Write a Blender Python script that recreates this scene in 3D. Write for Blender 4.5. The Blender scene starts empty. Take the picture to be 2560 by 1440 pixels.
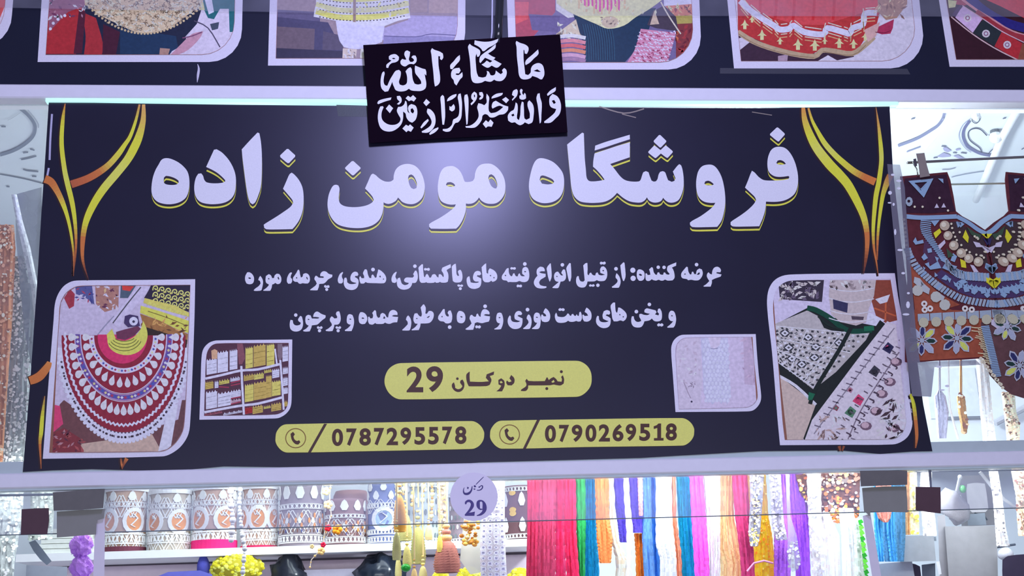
import bpy, math, random
from mathutils import Vector as V, Matrix, noise
from mathutils.geometry import delaunay_2d_cdt
SC=bpy.context.scene; COL=SC.collection
rnd=random.Random(7)
pi=math.pi
# ---------------- camera ----------------
F=3123.0; CAM=V((0,-3.5,1.6))
UP=V((-390,10900,-F)).normalized()
XR=V((34000,322,-F)); XR=(XR-UP*XR.dot(UP)).normalized()
YF=UP.cross(XR)
cd=bpy.data.cameras.new('camera'); cam=bpy.data.objects.new('camera',cd); COL.objects.link(cam)
cd.sensor_width=36; cd.lens=F/2560*36; cd.clip_start=.05
Mx=Matrix((XR,YF,UP))      # rows: world axes seen in camera space
cam.matrix_world=Matrix.Translation(CAM)@Mx.to_4x4()
SC.camera=cam
def pix(px,py,Y=0.0):
    d=Mx@V((px-1280,720-py,-F)); return CAM+d*((Y-CAM.y)/d.y)
# ---------------- world, lights, exposure ----------------
WL=(0.60,0.62,0.92)
w=bpy.data.worlds.new('world'); SC.world=w; w.use_nodes=True
w.node_tree.nodes['Background'].inputs[0].default_value=(*WL,1); w.node_tree.nodes['Background'].inputs[1].default_value=.24
SC.view_settings.view_transform='Standard'; SC.view_settings.look='None'; SC.view_settings.exposure=0.0; SC.view_settings.gamma=1
SC.view_settings.use_curve_mapping=False
def area(name,loc,tgt,sx,sy,e,c):
    l=bpy.data.lights.new(name,'AREA'); l.shape='RECTANGLE'; l.size=sx; l.size_y=sy; l.energy=e; l.color=c
    o=bpy.data.objects.new(name,l); COL.objects.link(o); o.location=loc
    o.rotation_euler=(V(tgt)-V(loc)).to_track_quat('-Z','Y').to_euler(); return o
GL=[(1120,420),(1120,640)]
# passage ceiling lamp whose soft reflection glows on the glossy banner
gp=pix(1130,395); gd=(gp-CAM).normalized(); gd.y=-gd.y
lp=gp+gd*2.6
area('passage_lamp',lp,gp,.22,.60,42,(.50,.50,1.0))
# added fill panel, out of view, that lights the sign evenly
area('front_fill_light',(0.2,-5.6,1.35),(0.3,0,2.7),4.5,1.0,98,(.77,.77,1.0))
area('shop_light',(0.3,1.0,3.40),(0.3,1.0,0),2.6,1.0,26,(.84,.95,1.0))
area('shop_front_fill',(0.28,.10,3.10),(0.28,1.7,2.6),2.3,.10,9,(.84,.95,1.0))  # added fill hidden behind the banner top, lights the goods from the front
area('shop_low_fill',(0.4,.13,2.10),(0.4,.75,1.72),3.3,.06,11.5,(.88,.97,1.0))  # added fill tucked behind the lower rail to brighten the ribbons
def fill_point(x,y,z,e):
    l=bpy.data.lights.new('shop_fill_point','POINT'); l.energy=e; l.color=(.80,.92,1.0); l.shadow_soft_size=.12
    o=bpy.data.objects.new('shop_fill_point',l); COL.objects.link(o); o.location=(x,y,z)
fill_point(-.55,.95,2.75,9); fill_point(1.35,.75,2.72,80)  # unseen point fills added to brighten ceiling, back wall and goods
# ---------------- helpers ----------------
def lin(c): return tuple(((x/255)/12.92 if x/255<=.04045 else ((x/255+.055)/1.055)**2.4) for x in c)
LF=(.52,.54,.80); LI=(.80,.90,.95)
def alb(c,L=None,lo=.004,hi=.92):
    L=L or LF; return tuple(min(hi,max(lo,a/b)) for a,b in zip(lin(c),L))
def I(r,g,b): return alb((r,g,b),LI)
def Fr(r,g,b): return alb((r,g,b),LF)
MC={}
def mat(name,rgb,rough=.6,metal=0,spec=.3,var=.12,scale=40,emit=None,bump=0,alpha=None,sheen=0):
    k=(name,tuple(round(x,3) for x in rgb))
    if k in MC: return MC[k]
    m=bpy.data.materials.new(name); m.use_nodes=True; n=m.node_tree.nodes; l=m.node_tree.links
    b=n['Principled BSDF']; b.inputs['Roughness'].default_value=rough; b.inputs['Metallic'].default_value=metal
    b.inputs['Specular IOR Level'].default_value=spec
    t=n.new('ShaderNodeTexCoord'); z=n.new('ShaderNodeTexNoise'); z.inputs['Scale'].default_value=scale; z.inputs['Detail'].default_value=4
    l.new(t.outputs['Object'],z.inputs['Vector'])
    r=n.new('ShaderNodeMix'); r.data_type='RGBA'
    r.inputs[6].default_value=(*[x*(1-var) for x in rgb],1); r.inputs[7].default_value=(*[min(1,x*(1+var)) for x in rgb],1)
    l.new(z.outputs[0],r.inputs[0]); l.new(r.outputs[2],b.inputs['Base Color'])
    if emit: b.inputs['Emission Color'].default_value=(*emit[0],1); b.inputs['Emission Strength'].default_value=emit[1]
    if bump:
        p=n.new('ShaderNodeBump'); p.inputs['Strength'].default_value=bump; p.inputs['Distance'].default_value=.003
        l.new(z.outputs[0],p.inputs['Height']); l.new(p.outputs[0],b.inputs['Normal'])
    MC[k]=m; return m
def colmat(name,rough,spec,bump=0,bscale=300,amp=.1,det=2):
    m=bpy.data.materials.new(name); m.use_nodes=True; n=m.node_tree.nodes; l=m.node_tree.links
    b=n['Principled BSDF']; b.inputs['Roughness'].default_value=rough; b.inputs['Specular IOR Level'].default_value=spec
    a=n.new('ShaderNodeAttribute'); a.attribute_name='Col'; 
    z=n.new('ShaderNodeTexNoise'); z.inputs['Scale'].default_value=bscale; t=n.new('ShaderNodeTexCoord'); l.new(t.outputs['Object'],z.inputs['Vector'])
    mr=n.new('ShaderNodeMapRange'); z.inputs['Detail'].default_value=det; mr.inputs[1].default_value=.25; mr.inputs[2].default_value=.75; mr.inputs[3].default_value=1-amp; mr.inputs[4].default_value=1+amp; l.new(z.outputs[0],mr.inputs[0])
    x=n.new('ShaderNodeVectorMath'); x.operation='SCALE'; l.new(a.outputs['Color'],x.inputs[0]); l.new(mr.outputs[0],x.inputs['Scale'])
    l.new(x.outputs[0],b.inputs['Base Color'])
    if bump:
        p=n.new('ShaderNodeBump'); p.inputs['Strength'].default_value=bump; p.inputs['Distance'].default_value=.002
        l.new(z.outputs[0],p.inputs['Height']); l.new(p.outputs[0],b.inputs['Normal'])
    return m
def clearmat(name,haze=.1,hcol=(.8,.85,.95),rough=.05,gl=1.0,tint=(1,1,1)):
    m=bpy.data.materials.new(name); m.use_nodes=True; n=m.node_tree.nodes; l=m.node_tree.links; n.clear()
    o=n.new('ShaderNodeOutputMaterial'); tr=n.new('ShaderNodeBsdfTransparent'); tr.inputs[0].default_value=(*tint,1)
    g=n.new('ShaderNodeBsdfGlossy'); g.inputs['Roughness'].default_value=rough
    f=n.new('ShaderNodeFresnel'); f.inputs[0].default_value=1.45
    d=n.new('ShaderNodeBsdfDiffuse'); d.inputs[0].default_value=(*hcol,1)
    zn=n.new('ShaderNodeTexNoise'); zn.inputs['Scale'].default_value=9; tc=n.new('ShaderNodeTexCoord'); l.new(tc.outputs['Object'],zn.inputs['Vector'])
    mr=n.new('ShaderNodeMapRange'); mr.inputs[1].default_value=.3; mr.inputs[2].default_value=.7; mr.inputs[3].default_value=haze*.7; mr.inputs[4].default_value=haze*1.3; l.new(zn.outputs[0],mr.inputs[0])
    m1=n.new('ShaderNodeMixShader'); l.new(mr.outputs[0],m1.inputs[0]); l.new(tr.outputs[0],m1.inputs[1]); l.new(d.outputs[0],m1.inputs[2])
    ml=n.new('ShaderNodeMath'); ml.operation='MULTIPLY'; ml.inputs[1].default_value=gl; l.new(f.outputs[0],ml.inputs[0])
    m2=n.new('ShaderNodeMixShader'); l.new(ml.outputs[0],m2.inputs[0]); l.new(m1.outputs[0],m2.inputs[1]); l.new(g.outputs[0],m2.inputs[2])
    l.new(m2.outputs[0],o.inputs[0]); return m
def tag(o,label=None,cat=None,group=None,kind=None):
    if label: o['label']=label
    if cat: o['category']=cat
    if group: o['group']=group
    if kind: o['kind']=kind
    return o
def empty(name,loc,label=None,cat=None,group=None):
    o=bpy.data.objects.new(name,None); COL.objects.link(o); o.location=loc; o.empty_display_size=.05
    return tag(o,label,cat,group)
def put(name,me,m=None,parent=None,smooth=False):
    if m: me.materials.append(m)
    if smooth: me.polygons.foreach_set('use_smooth',[True]*len(me.polygons))
    o=bpy.data.objects.new(name,me); COL.objects.link(o)
    if parent:
        o.parent=parent
        r=V((0,0,0)); p=parent
        while p: r+=p.location; p=p.parent
        o.location=-r if not parent.get('_rel') else V((0,0,0))
    return o
class MB:
    def __init__(s): s.v=[]; s.f=[]; s.c=[]
    def add(s,vs,fs,c=None):
        n=len(s.v); s.v+= [tuple(x) for x in vs]; s.f+=[tuple(i+n for i in f) for f in fs]; s.c+=[c]*len(fs); return s
    def box(s,a,b,c=None):
        (x0,y0,z0),(x1,y1,z1)=a,b
        vs=[(x,y,z) for x in(x0,x1) for y in(y0,y1) for z in(z0,z1)]
        return s.add(vs,[(0,1,3,2),(4,6,7,5),(0,4,5,1),(2,3,7,6),(0,2,6,4),(1,5,7,3)],c)
    def tube(s,pts,r,n=8,c=None,cap=True):
        pts=[V(p) for p in pts]; k=len(pts); rs=r if isinstance(r,(list,tuple)) else [r]*k; vs=[];fs=[]
        for i,p in enumerate(pts):
            t=(pts[min(i+1,k-1)]-pts[max(i-1,0)]).normalized()
            a=t.cross(V((0,1,0))); a=a if a.length>.2 else t.cross(V((1,0,0))); a.normalize(); b=t.cross(a)
            for j in range(n):
                q=2*pi*j/n; vs.append(p+(a*math.cos(q)+b*math.sin(q))*rs[i])
        for i in range(k-1):
            for j in range(n): fs.append((i*n+j,i*n+(j+1)%n,(i+1)*n+(j+1)%n,(i+1)*n+j))
        if cap: fs+= [tuple(range(n)),tuple(range((k-1)*n,k*n))]
        return s.add(vs,fs,c)
    def lathe(s,prof,x,y,n=20,c=None,sy=1):
        vs=[];fs=[];k=len(prof)
        for r,z in prof:
            for j in range(n): vs.append((x+r*math.cos(2*pi*j/n),y+sy*r*math.sin(2*pi*j/n),z))
        for i in range(k-1):
            for j in range(n): fs.append((i*n+j,i*n+(j+1)%n,(i+1)*n+(j+1)%n,(i+1)*n+j))
        fs+=[tuple(range(n)),tuple(range((k-1)*n,k*n))]
        return s.add(vs,fs,c)
    def ball(s,p,r,n=10,c=None,sc=(1,1,1)):
        vs=[];fs=[];h=n//2+1
        for i in range(h+1):
            a=pi*i/h
            for j in range(n): vs.append((p[0]+sc[0]*r*math.sin(a)*math.cos(2*pi*j/n),p[1]+sc[1]*r*math.sin(a)*math.sin(2*pi*j/n),p[2]+sc[2]*r*math.cos(a)))
        for i in range(h):
            for j in range(n): fs.append((i*n+j,i*n+(j+1)%n,(i+1)*n+(j+1)%n,(i+1)*n+j))
        return s.add(vs,fs,c)
    def build(s,name,m,parent=None,smooth=False):
        me=bpy.data.meshes.new(name); me.from_pydata(s.v,[],s.f)
        if any(c is not None for c in s.c):
            a=me.color_attributes.new('Col','FLOAT_COLOR','CORNER'); buf=[]
            for c,f in zip(s.c,s.f): buf+= [*(c or (.5,.5,.5)),1.0]*len(f)
            a.data.foreach_set('color',buf)
        me.update(); return put(name,me,m,parent,smooth)
def P(st,T=None):
    ox,oy,s=T or (0,0,1); r=[]
    for t in st.split():
        x,y=t.split(','); r.append((ox+float(x)/s,oy+float(y)/s))
    return r
def smooth(p,sub=4,corner=42):
    n=len(p); out=[]; cs=[]
    for i in range(n):
        a=V(p[i])-V(p[i-1]); b=V(p[(i+1)%n])-V(p[i])
        cs.append(a.length<1e-6 or b.length<1e-6 or a.angle(b,0)>math.radians(corner))
    for i in range(n):
        p0,p1,p2,p3=V(p[i-1]),V(p[i]),V(p[(i+1)%n]),V(p[(i+2)%n]); L=(p2-p1).length
        if L<1e-6: continue
        d=(p2-p1); m1=d if cs[i] else (p2-p0).normalized()*L; m2=d if cs[(i+1)%n] else (p3-p1).normalized()*L
        if cs[i] and cs[(i+1)%n]: out.append(tuple(p1)); continue
        for k in range(sub):
            t=k/sub; t2=t*t; t3=t2*t
            out.append(tuple(p1*(2*t3-3*t2+1)+m1*(t3-2*t2+t)+p2*(-2*t3+3*t2)+m2*(t3-t2)))
    return out
def fill(loops):
    vs=[];fc=[]
    for l in loops:
        k=len(vs); vs+=[V(q) for q in l]; fc.append(list(range(k,k+len(l))))
    r=delaunay_2d_cdt(vs,[],fc,2,1e-5); return r[0],r[2]
def circ(cx,cy,r,n=16,ry=None,a0=0): ry=ry or r; return [(cx+r*math.cos(a0+2*pi*i/n),cy+ry*math.sin(a0+2*pi*i/n)) for i in range(n)]
def stroke(pts,w,sub=5):
    """variable width polyline -> outline polygon (pixels). pts: [(x,y[,w])]"""
    q=[]; n=len(pts); pts=[(p[0],p[1],p[2] if len(p)>2 else w) for p in pts]
    for i in range(n-1):
        p0=V(pts[max(i-1,0)]);p1=V(pts[i]);p2=V(pts[i+1]);p3=V(pts[min(i+2,n-1)])
        for k in range(sub):
            t=k/sub; q.append(.5*((2*p1)+(p2-p0)*t+(2*p0-5*p1+4*p2-p3)*t*t+(3*p1-p0-3*p2+p3)*t**3))
    q.append(V(pts[-1])); L=[];R=[]
    for i,p in enumerate(q):
        t=(q[min(i+1,len(q)-1)]-q[max(i-1,0)]); t=V((t.x,t.y)).normalized(); nn=V((-t.y,t.x))*max(p.z,.2)/2
        L.append((p.x+nn.x,p.y+nn.y)); R.append((p.x-nn.x,p.y-nn.y))
    return L,R
class Print:
    """flat or slightly raised pieces laid on the vertical plane Y (pixel outlines are cast onto that plane)"""
    def __init__(s,Y,step=.00025,warp=None): s.Y=Y; s.step=step; s.mb=MB(); s.warp=warp
    def pt(s,x,y,Y):
        p=pix(x,y,Y); return p if not s.warp else s.warp(p)
    def poly(s,loops,c,layer=1,th=0):
        if isinstance(loops[0][0],(int,float)): loops=[loops]
        Y=s.Y-layer*s.step; vs,fs=fill(loops); vv=[s.pt(x,y,Y-th) for x,y in vs]; s.mb.add(vv,fs,c)
        if th:
            for l in loops:
                n=len(l); v=[s.pt(x,y,Y-th) for x,y in l]+[s.pt(x,y,Y) for x,y in l]
                s.mb.add(v,[(i,(i+1)%n,n+(i+1)%n,n+i) for i in range(n)],c)
        return s
    def fan(s,l,c,layer=1,th=0):
        Y=s.Y-layer*s.step; n=len(l); s.mb.add([s.pt(x,y,Y-th) for x,y in l],[tuple(range(n))],c)
        if th:
            v=[s.pt(x,y,Y-th) for x,y in l]+[s.pt(x,y,Y) for x,y in l]
            s.mb.add(v,[(i,(i+1)%n,n+(i+1)%n,n+i) for i in range(n)],c)
        return s
    def line(s,pts,w,c,layer=1,th=0,sub=4,c2=None):
        L,R=stroke(pts,w,sub); Y=s.Y-layer*s.step; n=len(L)
        v=[s.pt(x,y,Y-th) for x,y in L]+[s.pt(x,y,Y-th) for x,y in R]
        for i in range(n-1):
            cc=c if callable(c)==False else c(i/(n-1))
            s.mb.add([v[i],v[i+1],v[n+i+1],v[n+i]],[(0,1,2,3)],cc)
        return s
    def strip(s,pts,w,c,layer=1,th=.002,sub=3):
        L,R=stroke(pts,w,sub); return s.fan2(L,R,c,layer,th)
    def fan2(s,L,R,c,layer,th):
        Y=s.Y-layer*s.step; n=len(L)
        v=[s.pt(x,y,Y-th) for x,y in L]+[s.pt(x,y,Y-th) for x,y in R]+[s.pt(x,y,Y) for x,y in L]+[s.pt(x,y,Y) for x,y in R]
        f=[]
        for i in range(n-1): f+=[(i,i+1,n+i+1,n+i),(i,2*n+i,2*n+i+1,i+1),(n+i,n+i+1,3*n+i+1,3*n+i)]
        f+=[(0,n,3*n,2*n),(n-1,2*n-1,4*n-1,3*n-1)]
        s.mb.add(v,f,c); return s
    def build(s,name,m,parent=None): return s.mb.build(name,m,parent)
PRM=colmat('printed_vinyl',.38,.42,.05,amp=.05); PHO=colmat('printed_photo_ink',.36,.42,0,110,.15,5); EMB=colmat('embroidery_thread',.75,.2,.5,500); PAINT=colmat('painted_surface',.5,.3); SHINY=colmat('glossy_plastic',.2,.5); METALC=None
# ================= structure: rails, glass, room =================
WHITE=mat('white_powder_coat',alb((186,186,228)),.35,var=.04,spec=.35)
ALU=mat('grey_blue_metal',alb((150,165,190)),.35,var=.06)
xl,xr=-3.4,4.2
def zrow(px,py,Y): return pix(px,py,Y).z
# top rail, face ~ y 207..243 ; bottom rail face ~1188..1224
zt1=pix(0,205,-.03).z; zt0=pix(0,243,-.03).z
def rail(name,z0,z1,y0,y1,groove=None):
    b=.004; mb=MB()
    prof=[(y0+b,z0),(y1,z0),(y1,z1),(y0+b,z1),(y0,z1-b),(y0,z0+b)]
    vs=[(x,y,z) for x in(xl,xr) for y,z in prof]; n=6
    mb.add(vs,[tuple(range(n))[::-1],tuple(range(n,2*n))]+[(i,(i+1)%n,n+(i+1)%n,n+i) for i in range(n)])
    return mb.build(name,WHITE)
tag(rail('trim_1',3.190,3.2342,-.035,.05),'white aluminium rail above the main sign','rail',kind='structure')
r2=tag(rail('trim_2',2.051,2.092,-.035,.05),'white aluminium rail below the main sign','rail',kind='structure')
g=MB().box((xl,-.030,2.045),(xr,-.004,2.0508)); tag(g.build('trim_3',ALU),'thin grey gasket line under the lower rail','trim',kind='structure')
g=MB().box((xl,-.022,2.0925),(xr,.045,2.125)); tag(g.build('trim_4',ALU),'grey blue ledge on top of the lower rail','ledge',kind='structure')
# dark fascia board behind the upper banner
g=MB().box((xl,.0,3.2345),(xr,.05,4.3)); tag(g.build('wall_front',mat('fascia_board',(.03,.03,.05),.6)),'fascia wall above the shop','wall',kind='structure')
GLASS=clearmat('glass_pane',.05,(.8,.85,.97),.03,1.0)
VEIL=clearmat('dusty_glass',.17,(.72,.74,.93),.05,1.0)
g=MB().box((xl,.012,2.126),(xr,.020,3.1895)); tag(g.build('window_1',GLASS),'clear glass pane behind the main sign','window',kind='structure')
zg=pix(1280,1303,.008).z
zgl=pix(0,1341,.008).z; zgr=pix(2560,1281,.008).z
xa=pix(0,1341,.008).x; xb=pix(2560,1281,.008).x
g=MB().box((xl,.004,zg),(xr,.012,2.0445)); tag(g.build('window_2',VEIL),'dusty glass transom strip below the lower rail','window',kind='structure')
g=MB().box((xl,.0035,zg-.0022),(xr,.0125,zg)); tag(g.build('trim_5',mat('glass_edge',(.12,.16,.18),.3)),'dark lower edge of the glass transom','trim',kind='structure')
# room
RW=mat('painted_room_wall',(.62,.66,.70),.7,var=.05,scale=8)
RC=mat('white_ceiling_sheet',(.80,.84,.86),.6,var=.05,scale=6)
D0=2.0; H=3.5
tag(MB().box((-2.9,D0,0),(3.6,D0+.1,H)).build('wall_back',RW),'pale grey back wall of the shop','wall',kind='structure')
tag(MB().box((-3.0,.05,0),(-2.9,D0,H)).build('wall_left',RW),'left wall of the shop','wall',kind='structure')
tag(MB().box((3.6,.05,0),(3.7,D0,H)).build('wall_right',RW),'right wall of the shop','wall',kind='structure')
tag(MB().box((-3.0,.05,H),(3.7,D0+.1,H+.05)).build('ceiling',RC),'white glossy ceiling printed with grey scrolls','ceiling',kind='structure')
tag(MB().box((-5,-6,-.05),(6,D0+.1,0)).build('floor',mat('pale_floor_tiles',(.45,.45,.48),.3)),'pale tiled floor','floor',kind='structure')
# ================= main banner =================
BAN=mat('black_vinyl_banner',alb((19,18,44)),.30,spec=.6,var=.35,scale=3,bump=.04)
banner=empty('shop_banner',(0.27,0,2.11),'long black shop banner with big white Persian title and four framed photos','banner')
top=P('122,255 300,258 600,262 900,265 1280,268 1700,270 1900,270 2100,268 2224,266')
right=P('2232,420 2252,600 2268,720 2290,880 2308,1010 2331,1128')
bot=P('2280,1129 2200,1135 2100,1126 1900,1128 1700,1139 1600,1145 1350,1152 1200,1156 1120,1163 960,1163 700,1168 560,1166 440,1177 330,1176 230,1173 130,1176 57,1180')
left=P('75,960 92,720 103,540 114,380')
o1=top+right+smooth(bot,1)+left
def slab(name,loops,Y,th,m,parent=None,warp=None):
    p=Print(Y,0,warp); p.poly(loops,None,0,th)
    v,f=fill([loops] if isinstance(loops[0][0],(int,float)) else loops)
    p.mb.add([p.pt(x,y,Y) for x,y in v],f); return p.build(name,m,parent)
slab('banner_sheet',o1,-.0235,.0012,BAN,banner)
BY=-.0247
# --- gold flourishes
yel=(214,200,62); ora=(172,102,60); brn=(120,66,48); yl2=(222,212,90)
def grad(cs):
    cs=[Fr(*c) for c in cs]
    def f(t):
        t*=len(cs)-1; i=min(int(t),len(cs)-2); u=t-i; return tuple(a*(1-u)+b*u for a,b in zip(cs[i],cs[i+1]))
    return f
STR=[([(163,259,2),(157,300,9),(154,360,11),(161,422,12),(169,460,13),(181,510,12),(188,560,9),(190,610,6),(187,655,4),(183,690,1)],[ora,yel,yel,yl2,yel,yel,ora,brn,(40,30,50)]),
([(112,447,20),(128,455,19),(143,478,15),(155,503,13),(165,530,10),(173,560,8),(180,600,6),(184,640,4),(184,690,1)],[ora,ora,(190,130,70),yel,yel,yel,ora,brn]),
([(349,261,5),(340,300,7),(326,340,9),(312,362,11),(296,385,14),(272,412,15),(245,432,17),(215,448,18),(178,461,19)],[(170,120,80),yel,yel,yel,(205,170,75),ora,(165,90,60),(150,80,60)]),
([(359,261,8),(358,300,13),(348,340,19),(335,370,21),(318,400,20),(290,435,20),(262,468,20),(240,500,19),(222,535,17),(212,565,14),(207,600,12),(206,640,8),(211,668,5),(222,700,1)],[(200,140,90),(205,160,80),yel,yel,yl2,(190,190,90),yel,yel,yel,ora,ora,brn,(50,30,50)]),
([(2008,269,9),(2012,300,14),(2024,335,19),(2042,370,22),(2073,410,24),(2100,438,23),(2122,465,22),(2146,510,19),(2160,545,16),(2167,580,13),(2168,612,11),(2165,645,8),(2159,685,2)],[(190,120,70),(200,160,70),yel,yl2,yel,yel,yel,yel,(210,180,70),ora,ora,brn,(50,30,50)]),
([(2021,270,5),(2030,300,7),(2045,330,10),(2063,360,13),(2087,387,14),(2110,408,15),(2135,428,16),(2160,442,17),(2188,455,19)],[(190,130,70),yel,yel,yl2,yel,(205,170,70),ora,(190,110,60)]),
([(2190,268,1),(2196,310,6),(2200,345,9),(2203,380,11),(2203,410,11),(2197,455,12),(2190,490,12),(2185,540,10),(2183,580,8),(2185,620,6),(2191,655,4),(2196,690,1)],[(170,110,70),(200,150,80),yel,yl2,yel,yel,yel,yel,ora,ora,brn]),
([(2226,438,16),(2218,455,15),(2208,485,11),(2202,520,9),(2197,560,7),(2194,600,6),(2193,650,3)],[ora,(205,150,80),yel,yel,yel,ora,brn]),
([(74,952,20),(88,947,22),(102,938,22),(118,918,18),(124,905,12)],[ora,ora,(200,120,70)]),
([(112,990,2),(106,1040,9),(103,1080,10),(100,1110,7),(103,1172,2)],[(150,110,70),yel,yel,ora,brn]),
([(302,1146,4),(304,1160,5),(306,1173,2)],[brn,ora,brn]),([(317,1146,10),(311,1158,6),(305,1172,2)],[ora,brn,brn]),
([(2276,985,6),(2284,1010,9),(2289,1050,9),(2292,1090,8),(2289,1120,3)],[yel,yel,ora,ora,brn]),
([(2098,1115,8),(2101,1127,4)],[brn,brn]),([(2110,1115,6),(2106,1127,3)],[brn,brn])]
for i,(pts,cs) in enumerate(STR):
    p=Print(BY); dk=[(x-2.5,y+1,w+4) for x,y,w in pts]
    p.line(dk,1,Fr(38,24,34),1); p.line(pts,1,grad(cs),2+(i%2)*.5); p.build('gold_flourish',PRM,banner)
# --- title (white letters, gold under-edge)
A_=(340,320,5.3333); B_=(800,340,5.3333); C_=(1280,320,5.3333); D_=(1600,320,5.3333)
T=[
(A_,['340,425 390,403 460,410 560,455 640,520 690,590 712,700 705,820 670,920 600,980 500,1012 400,1015 300,990 240,940 210,870 207,780 225,660 260,560 300,490','370,700 375,660 400,638 450,645 520,670 565,700 570,725 545,750 480,760 400,750 372,730']),
(A_,['1040,290 1075,283 1150,330 1240,430 1300,540 1330,650 1330,780 1310,880 1260,950 1180,995 1060,1015 940,1010 850,980 800,920 778,840 780,740 800,660 830,610 870,605 895,640 910,690 945,725 1050,738 1150,730 1190,712 1185,690 1100,610 1020,560 935,520 985,410']),
(A_,['1620,60 1645,70 1665,180 1678,350 1678,600 1665,780 1630,900 1590,990 1555,1018 1520,990 1490,900 1465,750 1440,560 1420,400 1410,285 1510,175']),
(A_,['2010,280 2032,280 2122,362 2122,382 2042,466 2018,466 1924,388 1922,364']),
(A_,['2075,595 2110,620 2170,690 2215,780 2233,880 2233,1020 2215,1130 2175,1230 2120,1310 2085,1348 1900,1352 1740,1350 1710,1330 1703,1290 1730,1270 1860,1190 1980,1110 2060,1050 2095,1000 2085,960 2020,880 1960,810 2000,720 2045,620']),
(B_,['425,335 447,335 540,420 540,438 450,523 428,523 336,438 336,420']),
(B_,['215,650 245,660 260,700 255,770 250,840 270,900 330,935 420,948 520,945 620,925 690,890 718,855 700,810 650,750 600,700 640,610 680,520 705,502 740,520 790,565 850,600 900,610 950,603 980,580 985,520 1010,450 1060,400 1130,375 1200,375 1270,400 1330,460 1370,540 1395,640 1395,720 1370,810 1320,870 1250,905 1170,905 1100,880 1060,840 1040,820 1015,860 970,890 920,905 880,900 848,885 845,960 825,1050 780,1130 700,1190 590,1222 470,1228 350,1215 240,1180 165,1110 115,1010 100,910 115,790 150,700 180,660','1175,560 1185,525 1215,512 1245,530 1275,580 1293,640 1285,695 1250,708 1215,690 1190,640']),
(B_,['1745,400 1800,412 1860,460 1900,530 1925,600 1940,612 2000,610 2040,598 2060,560 2070,490 2100,420 2150,380 2220,368 2290,375 2360,420 2420,490 2460,580 2472,680 2460,770 2420,840 2360,890 2290,905 2210,895 2150,860 2120,820 2090,860 2040,895 1980,905 1945,900 1945,980 1925,1060 1890,1140 1850,1200 1815,1235 1650,1238 1480,1235 1455,1210 1455,1175 1490,1150 1600,1090 1720,1010 1790,950 1812,912 1740,915 1660,895 1610,860 1580,790 1570,700 1580,590 1610,480 1660,420','1678,650 1695,620 1740,615 1785,635 1803,660 1780,676 1710,674','2245,560 2255,520 2285,510 2320,535 2350,590 2365,660 2350,700 2320,695 2280,660 2255,600']),
(C_,['320,430 370,403 450,412 550,455 630,530 680,610 695,720 680,840 640,920 570,975 480,1000 390,998 300,960 250,900 228,820 228,720 250,600 280,500','368,690 378,645 405,632 470,650 540,685 563,715 545,742 480,752 400,742']),
(C_,['935,62 958,70 962,200 970,400 985,560 995,660 1020,700 1060,712 1160,705 1235,690 1200,640 1130,560 1080,515 1085,430 1100,340 1250,290 1400,240 1572,190 1570,390 1440,435 1310,480 1370,550 1440,640 1500,690 1580,712 1690,712 1715,690 1735,630 1750,590 1785,575 1820,590 1840,650 1860,700 1890,714 1920,710 1940,680 1955,620 1975,585 2010,575 2040,590 2060,640 2080,695 2130,718 2165,705 2180,670 2160,620 2145,580 2200,510 2230,482 2255,500 2278,580 2290,700 2285,800 2260,890 2220,960 2160,992 2090,992 2040,960 2015,930 1990,970 1940,992 1880,992 1825,965 1800,925 1770,965 1720,992 1640,992 1560,975 1480,930 1420,880 1400,865 1370,900 1310,950 1230,985 1120,998 1000,996 900,975 830,910 800,830 785,740 775,620 755,430 735,220']),
(C_,['1110,235 1250,185 1400,140 1570,90 1572,150 1400,205 1250,255 1102,300']),
(C_,['1960,94 1978,94 2056,170 2056,186 1986,260 1970,260 1890,186 1890,170']),
(C_,['1890,238 1906,238 1980,295 2042,236 2058,238 2142,308 2142,326 2078,396 2062,396 1985,340 1920,398 1904,398 1818,330 1818,314']),
(D_,['910,488 980,500 1040,560 1090,660 1120,780 1135,900 1137,1000 1120,1120 1085,1240 1030,1318 880,1322 700,1320 668,1295 665,1262 700,1235 800,1180 900,1110 970,1050 1005,998 930,998 850,980 790,930 760,860 748,760 755,660 780,570 830,510','858,740 870,712 910,703 950,720 985,750 960,764 880,762']),
(D_,['1822,-6 1840,-6 1928,72 1930,90 1852,178 1836,178 1734,95 1734,78']),
(D_,['1850,250 1930,265 2000,330 2055,430 2090,540 2108,660 2100,780 2065,870 2000,930 1910,970 1800,985 1680,982 1675,1060 1660,1130 1630,1220 1590,1310 1400,1314 1240,1312 1208,1290 1208,1255 1240,1230 1340,1165 1440,1090 1520,1010 1548,960 1530,920 1470,860 1400,795 1440,700 1470,620 1492,570 1530,595 1580,650 1640,690 1700,700 1820,700 1920,692 1980,680 1992,655 1980,640 1880,652 1800,645 1740,610 1708,560 1698,470 1710,380 1745,300 1790,262','1818,465 1835,435 1870,428 1915,445 1945,478 1910,488 1840,485']),
]
sh=lambda ls,dx,dy:[[(x+dx,y+dy) for x,y in l] for l in ls]
for Tt,ls in T:
    L=[smooth(P(s,Tt)) for s in ls]; p=Print(BY)
    p.poly(sh(L,.5,10.5),Fr(205,185,75),4); p.poly(sh(L,.3,6),Fr(34,26,44),5); p.poly(L,Fr(190,204,238),6)
    p.build('title_letter',PRM,banner)
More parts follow.
